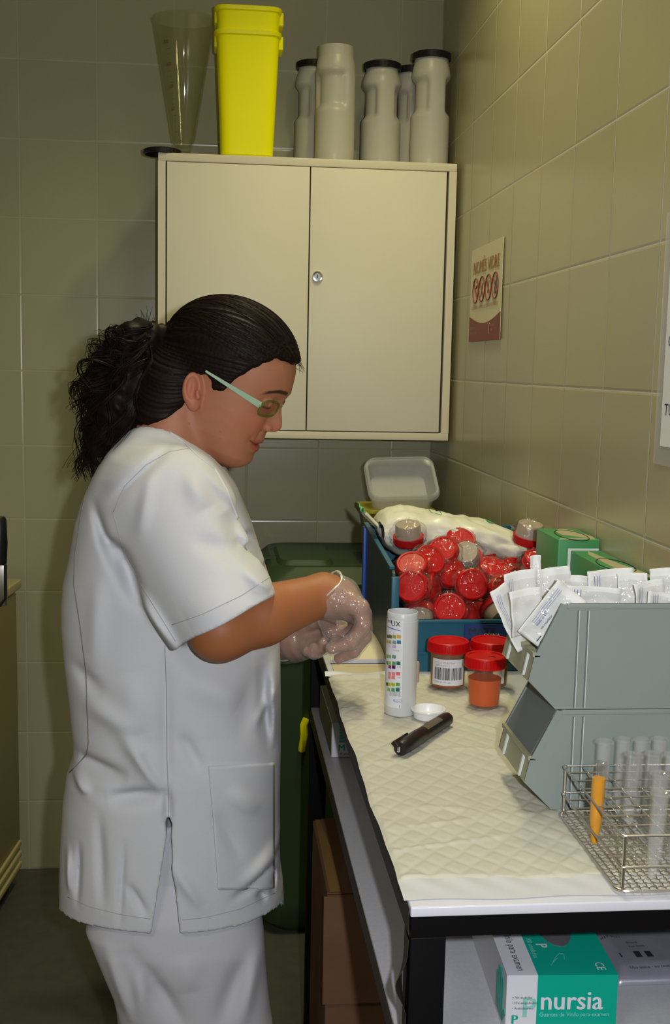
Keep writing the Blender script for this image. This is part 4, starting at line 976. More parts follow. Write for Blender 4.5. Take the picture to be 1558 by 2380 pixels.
mb = MB(); mb.text('P', 0.030, FM @ T_(0.0155, 0.020, 0), 0, 0.03); mb.build('pale_letter', 'gb_pale', ng, off)
mb = MB(); mb.text('P', 0.0135, FM @ T_(0.0055, 0.0130, 0.0002), 0, 0.04); mb.build('size_letter', 'gb_teal', ng, off)
mb = MB()
for k, tx in enumerate(('• No estériles', '• Pre-empolvados', '• Ambidiestros')): mb.text(tx, 0.0036, FM @ T_(0.006, 0.0400-0.0058*k, 0.0004), 0, 0.0)
mb.text('100 unidades', 0.0055, FM @ T_(0.0045, 0.0055, 0.0004), 0, 0.0, 0.88); mb.build('front_print', 'ink', ng, off)
UM = TM_ @ T_(0.009, 0.128, 0) @ Matrix.Rotation(-math.pi/2, 4, 'Z')
mb = MB(); mb.text('Guantes de Vinilo para examen', 0.0118, TM_ @ T_(0.0120, 0.008+0.0118*0.86*text_w('Guantes de Vinilo para examen'), 0) @ Matrix.Rotation(-math.pi/2, 4, 'Z'), 0, 0.0, 0.86); mb.build('top_line', 'ink', ng, off)
mb = MB(); mb.prism([(0.068+0.021*math.cos(a*math.pi/16), 0.118+(0.062)*math.sin(a*math.pi/16)) for a in range(32)], Hn+0.0001, Hn+0.0006, 'xy', 0, BM_); mb.build('opening', 'gb_dark', ng, off)
mb = MB(); mb.text('P', 0.017, TM_ @ T_(0.042, 0.062, 0) @ Matrix.Rotation(-math.pi/2, 4, 'Z'), 0, 0.03)
mb.text('CE', 0.013, TM_ @ T_(0.094, 0.024, 0) @ Matrix.Rotation(-math.pi/2, 4, 'Z'), 0, 0.0); mb.build('top_marks', 'gb_white', ng, off)
mb = MB(); mb.text('100 unidades', 0.008, TM_ @ T_(0.034, 0.075, 0) @ Matrix.Rotation(-math.pi/2, 4, 'Z')); mb.text('No estériles', 0.007, TM_ @ T_(0.098, 0.15, 0) @ Matrix.Rotation(-math.pi/2, 4, 'Z'))
mb.tube([TM_ @ Vector((0.045+0.02*math.cos(a/6*1.5)+0.006*a/3, 0.03+0.012*math.sin(a/6*2.6), 0)) for a in range(16)], 0.0002, 4); mb.build('top_print', 'gb_pale', ng, off)
SMx = frame(BM_ @ Vector((-0.0004, 0, 0)), -ey, (0, 0, 1))
mb = MB()   # hand drawn on the side panel
hx, hz = -0.030, 0.006
for k, (dx, h_) in enumerate(((-0.014, 0.030), (-0.005, 0.040), (0.004, 0.042), (0.013, 0.036))):
    mb.prism([(hx+dx-0.0035, hz+0.012), (hx+dx+0.0035, hz+0.012), (hx+dx+0.0035, hz+h_+0.008), (hx+dx, hz+h_+0.011), (hx+dx-0.0035, hz+h_+0.008)], -0.0002, 0.0004, 'xy', 0, SMx)
mb.prism([(hx-0.018, hz), (hx+0.016, hz), (hx+0.017, hz+0.016), (hx-0.018, hz+0.016)], -0.0002, 0.0003, 'xy', 0, SMx)
mb.prism([(hx+0.014, hz), (hx+0.029, hz+0.016), (hx+0.025, hz+0.020), (hx+0.014, hz+0.010)], -0.0002, 0.0003, 'xy', 0, SMx)
mb.build('hand_print', 'gb_teal', ng, off)
# silver foil packs
MT['foil'] = mat('silver_foil', (0.42, 0.41, 0.50), 0.38, 0.55, noise_amt=0.06, bump=0.3, bump_scale=14, bdist=0.004)
fp = thing('foil_pack', 'flat silver foil pack with black print on the shelf', 'pack', (-0.08, -1.9, SZ)); off = tuple(fp.location)
p0 = atz(1440, 2258, SZ+0.011); 
def foilf(u, v, k=0.0):
    x = lerp(p0.x-0.006, -0.006, u); y = lerp(p0.y-0.012, -1.78, v); e = min(1, u*9, (1-u)*9, v*9, (1-v)*9); e = max(0, e)
    return (x, y, SZ+0.0012+0.0125*e**0.5+0.002*noise.noise(Vector((u*5, v*5, 3.0)))*e+k)
MB().grid(foilf, 40, 50, thick=0.0008).build('wrap', 'foil', fp, off, sharp=180)
mb = MB()
def ftext(t_, size, u, v):
    vs_, fs = text_geo(t_); mb.add([Vector(foilf(u+x*size/0.14, v+y*size/0.21, 0.0007)) for x, y in vs_], fs)
ftext('1', 0.014, 0.10, 0.16); ftext('REF 9021', 0.006, 0.06, 0.36); ftext('Steril', 0.006, 0.24, 0.30); ftext('Lot 0445', 0.005, 0.24, 0.26)
ftext('CE', 0.011, 0.10, 0.62); ftext('(2)', 0.012, 0.08, 0.72); ftext('1', 0.010, 0.04, 0.84); ftext('Apósito estéril', 0.006, 0.5, 0.68); ftext('sin látex / latex free', 0.006, 0.5, 0.63); ftext('Uso único - no reutilizar', 0.0055, 0.14, 0.07); ftext('catéter / set', 0.006, 0.62, 0.30)
mb.grid(lambda u, v: foilf(0.24+0.05*u, 0.155+0.06*v, 0.0007), 3, 3); mb.grid(lambda u, v: foilf(0.33+0.05*u, 0.155+0.06*v, 0.0007), 3, 3)
mb.build('print', 'ink', fp, off)
# second glove box further back on the shelf
mg = thing('glove_box', 'white glove box marked M at the back of the shelf', 'glove box', (-0.39, -1.26, SZ)); off = tuple(mg.location)
MB().box(-0.390, -0.275, -1.26, -1.03, SZ+0.0005, SZ+0.062, bev=0.0015).build('carton', 'gb_white', mg, off)
MB().box(-0.3906, -0.3899, -1.258, -1.032, SZ+0.003, SZ+0.060).build('side_panel', mat('dark_green_side', (0.05, 0.09, 0.065), 0.5), mg, off)
MQ = frame((-0.379, -1.2606, SZ), (1, 0, 0), (0, 0, 1))
mb = MB(); mb.text('M', 0.0165, MQ @ T_(0, 0.012, 0), 0, 0.02)
for k in range(5): mb.box(0.002, 0.020, 0.027+0.0052*k, 0.0305+0.0052*k, 0, 0.0003, 0, MQ)
mb.build('size_letter', 'gb_teal', mg, off)
mb = MB(); mb.text('100 unidades', 0.0055, MQ @ T_(0, 0.005, 0)); mb.build('front_print', 'ink', mg, off)

# ================================================================== the woman
# signed-distance sculpting on a grid, then a smooth surface through the zero level
F32 = np.float32
def nets(F, org, h):
    S = F < 0; nx, ny, nz = F.shape
    c = np.zeros((nx-1, ny-1, nz-1), np.int8)
    for dx in (0, 1):
        for dy in (0, 1):
            for dz in (0, 1): c += S[dx:nx-1+dx, dy:ny-1+dy, dz:nz-1+dz]
    I, J, K = np.nonzero((c > 0) & (c < 8)); n = len(I)
    idx = -np.ones((nx-1, ny-1, nz-1), np.int32); idx[I, J, K] = np.arange(n)
    acc = np.zeros((n, 3)); cnt = np.zeros(n); cs = [(a, b, d) for a in (0, 1) for b in (0, 1) for d in (0, 1)]
    for p in cs:
        for ax in range(3):
            if p[ax]: continue
            q = list(p); q[ax] = 1
            a = F[I+p[0], J+p[1], K+p[2]]; b = F[I+q[0], J+q[1], K+q[2]]; m_ = (a < 0) != (b < 0)
            t = np.where(m_, a/np.where(m_, a-b, 1), 0)
            for k in range(3): acc[:, k] += np.where(m_, p[k] + (t if k == ax else 0), 0)
            cnt += m_
    V = acc/cnt[:, None] + np.stack([I, J, K], 1); V = V*h + np.array(org)
    quads = []
    for ax in range(3):
        sl0 = [slice(None)]*3; sl1 = [slice(None)]*3; sl0[ax] = slice(0, -1); sl1[ax] = slice(1, None)
        A, B = S[tuple(sl0)], S[tuple(sl1)]
        e = np.argwhere(A != B); o1, o2 = [k for k in range(3) if k != ax]
        e = e[(e[:, o1] > 0) & (e[:, o2] > 0) & (e[:, o1] < F.shape[o1]-1) & (e[:, o2] < F.shape[o2]-1)]
        def g(d1, d2):
            q = e.copy(); q[:, o1] -= d1; q[:, o2] -= d2; return idx[q[:, 0], q[:, 1], q[:, 2]]
        Q = np.stack([g(0, 0), g(1, 0), g(1, 1), g(0, 1)], 1)
        fl_ = A[e[:, 0], e[:, 1], e[:, 2]] ^ (ax == 1); Q[fl_] = Q[fl_][:, ::-1]; quads.append(Q)
    return V, np.concatenate(quads)
class Field:
    def __init__(s, lo, hi, h):
        s.lo, s.h = lo, h; ax = [np.arange(lo[k], hi[k]+h, h, dtype=F32) for k in range(3)]
        s.X, s.Y, s.Z = np.meshgrid(*ax, indexing='ij')
    def mesh(s, F): return nets(F, s.lo, s.h)
def smin(a, b, k):
    h = np.clip(0.5+0.5*(b-a)/k, 0, 1); return b*(1-h)+a*h-k*h*(1-h)
def smax(a, b, k): return -smin(-a, -b, k)
def ell(X, Y, Z, c, r):
    x, y, z = (X-c[0])/r[0], (Y-c[1])/r[1], (Z-c[2])/r[2]
    k0 = np.sqrt(x*x+y*y+z*z)+1e-6; k1 = np.sqrt((x/r[0])**2+(y/r[1])**2+(z/r[2])**2)+1e-6
    return k0*(k0-1)/k1
def cap(X, Y, Z, a, b, r0, r1, sq=(1, 1, 1)):
    a = np.array(a, float); b = np.array(b, float); d = b-a; L2 = d@d
    t = np.clip(((X-a[0])*d[0]+(Y-a[1])*d[1]+(Z-a[2])*d[2])/L2, 0, 1)
    return np.sqrt(((X-a[0]-t*d[0])/sq[0])**2+((Y-a[1]-t*d[1])/sq[1])**2+((Z-a[2]-t*d[2])/sq[2])**2)-(r0+(r1-r0)*t)
def sdf_obj(name, V, Q, mats, parent, off=(0, 0, 0), smooth_it=2, tint=None, sharp=None):
    # light relaxation removes grid steps
    V = np.asarray(V, float); e = np.concatenate([Q[:, [0, 1]], Q[:, [1, 2]], Q[:, [2, 3]], Q[:, [3, 0]]])
    for it in range(smooth_it*2):
        s_ = np.zeros_like(V); c = np.zeros(len(V))
        for a, b in ((0, 1), (1, 0)):
            np.add.at(s_, e[:, a], V[e[:, b]]); np.add.at(c, e[:, a], 1)
        lam = 0.5 if it % 2 == 0 else -0.52
        V = V + lam*(s_/np.maximum(c, 1)[:, None]-V)
    me = bpy.data.meshes.new(name); me.from_pydata([tuple(p) for p in (V-np.array(off))], [], [tuple(int(k) for k in q) for q in Q])
    for q in (mats if isinstance(mats, (list, tuple)) else [mats]): me.materials.append(MT[q])
    me.polygons.foreach_set('use_smooth', [True]*len(me.polygons))
    if tint is not None:
        a = me.color_attributes.new('tint', 'FLOAT_COLOR', 'POINT'); tv = tint(V)
        a.data.foreach_set('color', np.concatenate([tv, np.ones((len(V), 1))], 1).astype(F32).ravel())
    me.update()
    bm = bmesh.new(); bm.from_mesh(me); bmesh.ops.recalc_face_normals(bm, faces=bm.faces); bm.to_mesh(me); bm.free()
    o = bpy.data.objects.new(name, me); COL.objects.link(o)
    if parent is not None: o.parent = parent; KIDS.setdefault(parent.name, []).append(o)
    return o
def interp(z, pts):
    pts = sorted(pts); return np.interp(z, [p[0] for p in pts], [p[1] for p in pts]).astype(F32)

YC = -1.35
woman = thing('person', 'woman in white short-sleeved scrubs and green glasses looking down at her gloved hands', 'person', (-0.62, YC, 0))
WO = (-0.62, YC, 0)
# skin with lips and brows coloured through a vertex attribute
def skin_mat():
    mt = mat('skin', (0.42, 0.170, 0.090), 0.55, noise_amt=0.06, noise_scale=60, bump=0.04, bump_scale=500, sss=0.12)
    nt = mt.node_tree; at = nt.nodes.new('ShaderNodeAttribute'); at.attribute_name = 'tint'
    mx = nt.nodes.new('ShaderNodeMix'); mx.data_type = 'RGBA'; mx.blend_type = 'MULTIPLY'; mx.inputs[0].default_value = 1
    nt.links.new(nt.nodes['tintmix'].outputs[2], mx.inputs[6]); nt.links.new(at.outputs['Color'], mx.inputs[7])
    nt.links.new(mx.outputs[2], nt.nodes['Principled BSDF'].inputs['Base Color'])
    return mt
MT['skin'] = skin_mat()

# ---------- head: local frame u = forward, v = up, w = towards her right (the camera)
HC = np.array([-0.5695, YC, 1.3983]); TL_, YW = math.radians(22), math.radians(16)
U = np.array([math.cos(TL_), 0, -math.sin(TL_)]); V_ = np.array([math.sin(TL_), 0, math.cos(TL_)]); W = np.array([0, -1.0, 0])
Rz = np.array([[math.cos(-YW), -math.sin(-YW), 0], [math.sin(-YW), math.cos(-YW), 0], [0, 0, 1]])
U, V_, W = Rz @ U, Rz @ V_, Rz @ W
def h2w(u, v, w_): return HC + u*U + v*V_ + w_*W
def to_head(X, Y, Z):
    dx, dy, dz = X-HC[0], Y-HC[1], Z-HC[2]
    return [dx*a[0]+dy*a[1]+dz*a[2] for a in (U, V_, W)]
pu = [(-.132, .030), (-.1255, .0505), (-.120, .0615), (-.114, .0690), (-.106, .0752), (-.098, .0780), (-.092, .0772), (-.087, .0765), (-.083, .0785), (-.0787, .0812), (-.074, .0812), (-.0705, .0785), (-.067, .0812), (-.0629, .0835), (-.0575, .0825), (-.052, .0818),
      (-.0465, .0825), (-.0435, .0870), (-.0411, .0945), (-.036, .0990), (-.0310, .1002), (-.026, .0992), (-.018, .0960), (-.0112, .0925), (-.002, .0890), (.0071, .0880), (.014, .0892), (.0231, .0917), (.035, .0900), (.0504, .0872), (.068, .0825), (.085, .0720)]
pb_ = [(-.132, .030), (-.1255, .048), (-.114, .067), (-.098, .0755), (-.087, .0755), (-.070, .0765), (-.056, .0770), (-.045, .0775), (-.030, .0785), (-.0112, .0800), (.0071, .0835), (.0231, .0890), (.0504, .0872), (.068, .0825), (.085, .0720)]
hw_ = [(-.132, .022), (-.125, .032), (-.114, .041), (-.098, .051), (-.075, .0605), (-.05, .0660), (-.03, .0690), (-.01, .0700), (.01, .0690), (.03, .0700), (.05, .0700), (.08, .062)]
sg_ = [(-.13, .03), (-.11, .022), (-.095, .020), (-.087, .024), (-.075, .021), (-.055, .020), (-.048, .016), (-.041, .0145), (-.031, .0125), (-.018, .0105), (0, .0105), (.014, .016), (.03, .03)]
def head_field(f):
    u, v, w_ = to_head(f.X, f.Y, f.Z); aw = np.abs(w_)
    fr_, bs, hw, sg = interp(v, pu), interp(v, pb_), interp(v, hw_), interp(v, sg_)
    um = 0.008
    feat = (fr_-bs)*np.exp(-(aw/sg)**2.4)
    # mouth line with upturned corners, eye sockets, lids, cheeks
    feat -= 0.0034*np.exp(-((v+0.0702-6.5*aw*aw)/0.0022)**2)*np.clip((0.0315-aw)/0.004, 0, 1)
    feat -= 0.0022*np.exp(-((aw-0.0325)/0.004)**2-((v+0.0635)/0.006)**2)
    feat -= 0.0100*np.exp(-((aw-0.030)/0.0150)**2-((v-0.000)/0.0100)**2)
    feat += 0.0045*np.exp(-((aw-0.036)/0.020)**2-((v+0.034)/0.018)**2)
    feat += 0.0022*np.exp(-((aw-0.026)/0.018)**2-((v-0.020)/0.006)**2)
    feat -= 0.0022*np.exp(-((aw-(0.017-0.25*(v+0.045)))/0.0035)**2-((v+0.050)/0.014)**2)      # smile fold
    r = bs-um
    un = np.where(u > um, (u-um)/r, (u-um)/0.062)
    F = ((np.abs(un)**2.35+(aw/hw)**2.35)**(1/2.35)-1)*0.066
    wt_ = np.clip(un, 0, 1)**1.5
    F = F-feat*wt_
    # underside of the jaw
    jaw = (-0.123+0.012*np.clip((0.055-u)/0.05, 0, 3)**1.2*1.0+0.10*np.maximum(0, aw-0.02)**1.4) - v
    F = smax(F, jaw*0.9, 0.022)
    F = smax(F, v-0.075, 0.02)
    F = smin(F, ell(u, v, w_, (-.012, .032, 0), (.098, .087, .0735)), 0.014)
    for s in (-1, 1):
        F = smin(F, ell(u, v, w_, (.0690, .0010, s*.0310), (.0125, .0118, .0135)), 0.003)       # lowered lids over the eyes
        F = smin(F, ell(u, v, w_, (.0835, -.0375, s*.0125), (.0085, .0070, .0062)), 0.004)      # nostril wings
        F = smax(F, -ell(u, v, w_, (.0880, -.0440, s*.0065), (.0050, .0030, .0030)), 0.002)
        # ear
        eu, ev, ew = u+.0300, v+.0225, s*w_-.0730
        e1, e2 = eu*.955+ev*.295, -eu*.295+ev*.955
        ear = ell(e1, e2, ew+e1*0.35, (0, 0, 0), (.0150, .0265, .0085))
        ear = smin(ear, ell(e1, e2, ew+e1*0.35, (0.003, -.022, 0), (.009, .011, .0065)), 0.004)
        ear = smax(ear, -ell(e1, e2, ew, (.0015, .004, .0085), (.0098, .0190, .0080)), 0.003)
        ear = smin(ear, cap(e1, e2, ew, (.0080, -.004, .004), (.0100, -.011, .004), .0032, .0036), 0.003)
        ear = smin(ear, cap(e1, e2, ew, (-.004, .012, .0015), (-.005, -.010, .0015), .0022, .0028), 0.003)
        F = smin(F, ear, 0.004)
    return F
nk0 = np.array(aty(412, 935, YC)); nk1 = np.array(aty(385, 1075, YC))
def neck_field(f):
    X, Y, Z = f.X, f.Y, f.Z
    F = cap(X, Y, Z, nk0, nk1, 0.052, 0.066, (1.0, 1.0, 1.0))
    th0 = np.array(aty(462, 985, YC)); th1 = np.array(aty(425, 1080, YC))
    F = smin(F, cap(X, Y, Z, th0, th1, 0.036, 0.046), 0.02)
    F = smin(F, ell(X, Y, Z, tuple(aty(375, 1150, YC)), (.085, .14, .07)), 0.03)
    return F
f = Field((-0.76, -1.56, 1.13), (-0.44, -1.14, 1.54), 0.0019)
HF = smin(head_field(f), neck_field(f), 0.012)
hv, hq = f.mesh(HF); del HF, f
def skin_tint(V):
    u, v, w_ = to_head(V[:, 0], V[:, 1], V[:, 2]); aw = np.abs(w_)
    t = np.ones((len(V), 3))
    ml = 6.5*aw*aw
    lip = np.clip(1-((v+0.0712-ml*0.9)/0.0100)**4, 0, 1)*np.clip((0.0275-aw)/0.006, 0, 1)*(u > 0.045)
    lip = np.clip(lip*1.6, 0, 1)*np.clip(1-(aw/0.030)**3, 0, 1)
    t = t*(1-lip[:, None]) + lip[:, None]*np.array([0.92, 0.50, 0.58])
    line = np.exp(-((v+0.0702-ml)/0.0013)**2)*np.clip((0.0315-aw)/0.003, 0, 1)*(u > 0.04); t *= (1-0.62*line)[:, None]  # mouth crease darkened: its shade painted into the tint
    bv = 0.0225-22*np.maximum(0, aw-0.030)**2+0.10*np.minimum(0, aw-0.020)
    brow = np.clip(1.4*np.exp(-((v-bv)/0.0030)**4), 0, 1)*np.clip((aw-0.009)/0.003, 0, 1)*np.clip((0.054-aw)/0.006, 0, 1)*(u > 0.03)
    t *= (1-0.90*brow)[:, None]
    lash = np.exp(-((v+0.0085-9*(aw-0.031)**2)/0.0016)**2)*np.clip((0.0125-np.abs(aw-0.031))/0.002, 0, 1)*(u > 0.055); t *= (1-0.88*lash)[:, None]
    blush = np.exp(-((aw-0.042)/0.018)**2-((v+0.035)/0.018)**2)*(u > 0.02); t *= 1+blush[:, None]*np.array([0.12, -0.10, -0.05])
    nose = np.exp(-(aw/0.016)**2-((v+0.033)/0.010)**2)*(u > 0.08); t *= 1+nose[:, None]*np.array([0.10, -0.08, -0.02])
    earm = np.exp(-((u+.0300)/.02)**2-((v+.024)/.03)**2)*(aw > 0.066); t *= 1+earm[:, None]*np.array([0.08, -0.14, -0.12])
    for (a, b) in ((-0.018, -0.0735), (0.030, -0.066)):
        t *= (1-0.55*np.exp(-((u-a)**2+(v-b)**2)/0.0013**2)*(w_ > 0.03))[:, None]
    # dark roots of the hair along the nape and temple
    return t

# ---------- arms and hands
def P3(px, py, y): return np.array(aty(px, py, y))
SH = P3(405, 1150, -1.495); EL = P3(512, 1462, -1.575); WR = P3(752, 1382, -1.505); 
def arm_field(f):
    X, Y, Z = f.X, f.Y, f.Z
    F = cap(X, Y, Z, SH, EL, 0.050, 0.0415)
    m1 = EL*0.60+WR*0.40
    F = smin(F, cap(X, Y, Z, EL, m1, 0.0425, 0.0425), 0.02)
    F = smin(F, cap(X, Y, Z, m1, WR, 0.0425, 0.0305, (1, 1, 1)), 0.012)
    return F
def chain(F, X, Y, Z, pts, rs, k=0.004, k0=0.006):
    G = None
    for (a, b), (r0, r1) in zip(zip(pts, pts[1:]), zip(rs, rs[1:])):
        c = cap(X, Y, Z, a, b, r0, r1); G = c if G is None else smin(G, c, k)
    return smin(F, G, k0)
KN = [P3(838, 1412, -1.540), P3(842, 1430, -1.520), P3(838, 1438, -1.500), P3(826, 1436, -1.480)]      # little finger to index knuckles
RF = [  # little, ring, middle, index
    [KN[0], P3(846, 1452, -1.542), P3(818, 1492, -1.540), P3(772, 1508, -1.532)],
    [KN[1], P3(848, 1480, -1.522), P3(822, 1515, -1.516), P3(788, 1530, -1.508)],
    [KN[2], P3(838, 1480, -1.498), P3(805, 1500, -1.492), P3(778, 1492, -1.484)],
    [KN[3], P3(824, 1462, -1.474), P3(800, 1478, -1.466), P3(778, 1474, -1.460)]]
RT = [P3(772, 1408, -1.478), P3(762, 1440, -1.462), P3(768, 1464, -1.454), P3(778, 1478, -1.450)]
def rhand_field(f, g=0.0):
    X, Y, Z = f.X, f.Y, f.Z
    F = cap(X, Y, Z, WR, P3(786, 1392, -1.500), 0.0305, 0.030, (1, 1, 1))
    for k_, wy in zip(KN, (-1.520, -1.508, -1.495, -1.485)):
        F = smin(F, cap(X, Y, Z, P3(786, 1388, wy), k_, 0.0230, 0.0125), 0.012)
    for pts in RF: F = chain(F, X, Y, Z, pts, [0.0105, 0.0100, 0.0090, 0.0078], 0.003, 0.004)
    F = chain(F, X, Y, Z, RT, [0.0150, 0.0115, 0.0100, 0.0085], 0.004, 0.008)
    return F-g
f = Field((-0.66, -1.66, 0.93), (-0.345, -1.40, 1.26), 0.0021)
AF = smin(arm_field(f), rhand_field(f), 0.010)
av, aq = f.mesh(AF); del AF, f
# far arm
SH2 = P3(430, 1170, -1.18); EL2 = P3(540, 1480, -1.19); WR2 = P3(672, 1492, -1.325)
LK = [P3(722, 1458, -1.352), P3(730, 1470, -1.368), P3(734, 1484, -1.382), P3(728, 1498, -1.392)]    # index .. little
LF = [[LK[0], P3(758, 1446, -1.385), P3(782, 1452, -1.410), P3(796, 1462, -1.425)],
      [LK[1], P3(760, 1468, -1.400), P3(768, 1482, -1.420), P3(754, 1494, -1.428)],
      [LK[2], P3(756, 1490, -1.412), P3(752, 1504, -1.422), P3(734, 1508, -1.420)],
      [LK[3], P3(744, 1508, -1.412), P3(732, 1516, -1.416), P3(716, 1514, -1.410)]]
LT = [P3(700, 1462, -1.365), P3(734, 1440, -1.400), P3(756, 1446, -1.418), P3(776, 1462, -1.430)]
def lhand_field(f, g=0.0):
    X, Y, Z = f.X, f.Y, f.Z
    F = cap(X, Y, Z, WR2, P3(694, 1486, -1.340), 0.0260, 0.0265)
    for k_, (px, py) in zip(LK, ((690, 1468), (692, 1482), (692, 1494), (690, 1502))): F = smin(F, cap(X, Y, Z, P3(px, py, -1.348), k_, 0.0200, 0.0120), 0.012)
    for pts in LF: F = chain(F, X, Y, Z, pts, [0.0105, 0.0098, 0.0088, 0.0075], 0.003, 0.004)
    F = chain(F, X, Y, Z, LT, [0.0140, 0.0110, 0.0100, 0.0085], 0.004, 0.008)
    return F-g
f = Field((-0.64, -1.46, 0.90), (-0.385, -1.12, 1.22), 0.0021)
LFd = smin(smin(cap(f.X, f.Y, f.Z, SH2, EL2, 0.048, 0.042), cap(f.X, f.Y, f.Z, EL2, WR2, 0.042, 0.026), 0.02), lhand_field(f), 0.010)
lv, lq = f.mesh(LFd); del LFd, f
bv_ = np.concatenate([hv, av, lv]); bq_ = np.concatenate([hq, aq+len(hv), lq+len(hv)+len(av)])
def body_tint(V):
    t = np.ones((len(V), 3)); n = len(hv); t[:n] = skin_tint(V[:n]); t[n:] = np.array([0.84, 0.72, 0.50]); return t
body = sdf_obj('body', bv_, bq_, 'skin', woman, WO, 1, body_tint)

# ---------- vinyl gloves
MT['glove'] = film('vinyl_glove', gloss=0.06, haze=0.20, rough=0.22, bump=0.9, bscale=70)
def glove(name, field_fn, cuff_a, cuff_dir, lo, hi, flare):
    f = Field(lo, hi, 0.0023); X, Y, Z = f.X, f.Y, f.Z
    wob = 0.0016*np.sin(X*190+Z*120)*np.sin(Y*170+Z*60)
    F = field_fn(f, 0.0022) + wob
    cd_ = np.array(cuff_dir, float); cd_ /= np.linalg.norm(cd_)
    F = smin(F, flare(X, Y, Z), 0.012)
    d = (X-cuff_a[0])*cd_[0]+(Y-cuff_a[1])*cd_[1]+(Z-cuff_a[2])*cd_[2]
    F = np.maximum(F, d+0.0015*np.sin(Y*150))
    V, Q = f.mesh(F)
    c = V[Q].mean(1); dd = (c-np.array(cuff_a)) @ cd_
    Q = Q[dd < -0.0018]                                  # open the cuff
    used = np.unique(Q); mp = -np.ones(len(V), int); mp[used] = np.arange(len(used))
    return sdf_obj(name, V[used], mp[Q], 'glove', woman, WO, 1)
ca = P3(752, 1372, -1.505)
glove('glove', rhand_field, ca, -(P3(800, 1415, -1.50)-P3(745, 1365, -1.505)), (-0.47, -1.60, 0.97), (-0.345, -1.42, 1.16),
      lambda X, Y, Z: cap(X, Y, Z, P3(735, 1372, -1.505), P3(790, 1398, -1.503), 0.0370, 0.0310))
cb = P3(655, 1492, -1.30)
glove('glove', lhand_field, cb, -(P3(720, 1485, -1.36)-cb), (-0.53, -1.46, 0.93), (-0.385, -1.24, 1.10),
      lambda X, Y, Z: smin(cap(X, Y, Z, cb, WR2, 0.0300, 0.0290), cap(X, Y, Z, P3(662, 1508, -1.31), P3(700, 1500, -1.34), 0.0250, 0.0220), 0.01))

MT['cuff'] = film('rolled_cuff', gloss=0.08, haze=0.55, rough=0.3)
def cuff(c, ax, r0, r1, r):
    ax = Vector(ax).normalized(); a = ax.cross(Vector((0, 1, 0.1))).normalized(); b = ax.cross(a)
    MB().tube([Vector(c)+a*(r0*math.cos(k*math.pi/18))+b*(r1*math.sin(k*math.pi/18))+ax*(0.0025*math.sin(k*math.pi/6))-Vector(WO) for k in range(36)], [r*(1+0.3*math.sin(k*1.3)) for k in range(36)], 6, closed=True).build('glove_cuff', 'cuff', woman)
cuff(ca+np.array([.001, 0, 0]), P3(800, 1415, -1.50)-P3(745, 1365, -1.505), .0345, .0350, .0016)
cuff(cb, P3(720, 1485, -1.36)-cb, .0310, .0310, .0013)

# ---------- hair
MT['hair'] = mat('dark_hair', (0.010, 0.0055, 0.004), 0.50, spec=0.13, noise_amt=0.5, noise_scale=220, stretch=(1, 1, 1))
HL = [(-.30, -.112), (-.09, -.112), (-.075, -.106), (-.060, -.095), (-.048, -.078), (-.036, -.058), (-.034, -.020), (-.032, .000), (-.018, .005), (-.010, .000), (-.001, -.020), (.010, -.024), (.016, -.005), (.022, .013), (.045, .044), (.066, .057), (.0876, .068), (.2, .07)]
TIE = (-.1246, .0181, 0.0)
def hair_field(f):
    u, v, w_ = to_head(f.X, f.Y, f.Z); aw = np.abs(w_)
    F = ell(u, v, w_, (-.012, .035, 0), (.1115, .0945, .0825))
    F = smin(F, ell(u, v, w_, (-.070, -.036, 0), (.050, .082, .076)), 0.02)
    F = smin(F, ell(u, v, w_, (-.105, .012, 0), (.030, .034, .034)), 0.02)
    F = smin(F, cap(f.X, f.Y, f.Z, aty(398, 900, YC), aty(384, 945, YC), 0.0620, 0.0585), 0.015)
    ph = np.arctan2(w_, v-0.02-0.12*(u+0.12)); rr = np.sqrt((u+.125)**2+(v-.018)**2+w_**2)
    F = F + 0.0009*np.sin(ph*58+6*np.sin(ph*7)+rr*30)+0.0007*np.sin(ph*131+rr*40)
    ragged = 0.0008*np.sin(u*520)+0.0006*np.sin(w_*300)
    hl = interp(u-0.10*0, HL)
    # the forehead hairline arcs back at the temples
    hl = hl+ragged
    side = np.clip((aw-0.045)/0.02, 0, 1); front_hl = 0.0665+0.0*aw+ragged
    line = np.where(u > 0.0, hl*side+np.maximum(hl, front_hl)*(1-side), hl)
    F = smax(F, (line-v)*0.8, 0.009)
    # keep it a shell over the skull
    return F
f = Field((-0.76, -1.50, 1.24), (-0.44, -1.20, 1.55), 0.0019)
Vh, Qh = f.mesh(hair_field(f)); del f
hair = sdf_obj('hair', Vh, Qh, 'hair', woman, WO, 0)
# curly ponytail: core mass and curls
rs_ = random.Random(11)
tie = Vector(h2w(*TIE))
def pz(px, py, dy=0.0): return Vector(aty(px, py, YC+dy))
f = Field((-0.83, -1.45, 1.16), (-0.64, -1.25, 1.52), 0.003)
X, Y, Z = f.X, f.Y, f.Z
F = cap(X, Y, Z, pz(352, 785), pz(322, 792), .026, .032)
for a, b, r0, r1 in (((322, 800), (300, 880), .034, .044), ((300, 880), (275, 950), .046, .044), ((275, 950), (252, 1010), .042, .022), ((252, 1010), (214, 1055), .020, .010), ((330, 900), (330, 960), .03, .034)):
    F = smin(F, cap(X, Y, Z, pz(*a), pz(*b), r0, r1), 0.012)
F = F + 0.003*np.sin(X*160+Z*60)*np.sin(Y*150-Z*110)+0.0012*np.sin(Z*190+X*190)
Vp, Qp = f.mesh(F); del f, F, X, Y, Z
pony = sdf_obj('ponytail', Vp, Qp, 'hair', woman, WO, 1)
BACK = [(318, 800), (272, 850), (232, 905), (215, 960), (205, 1010), (212, 1060), (205, 1110)]
mb = MB()
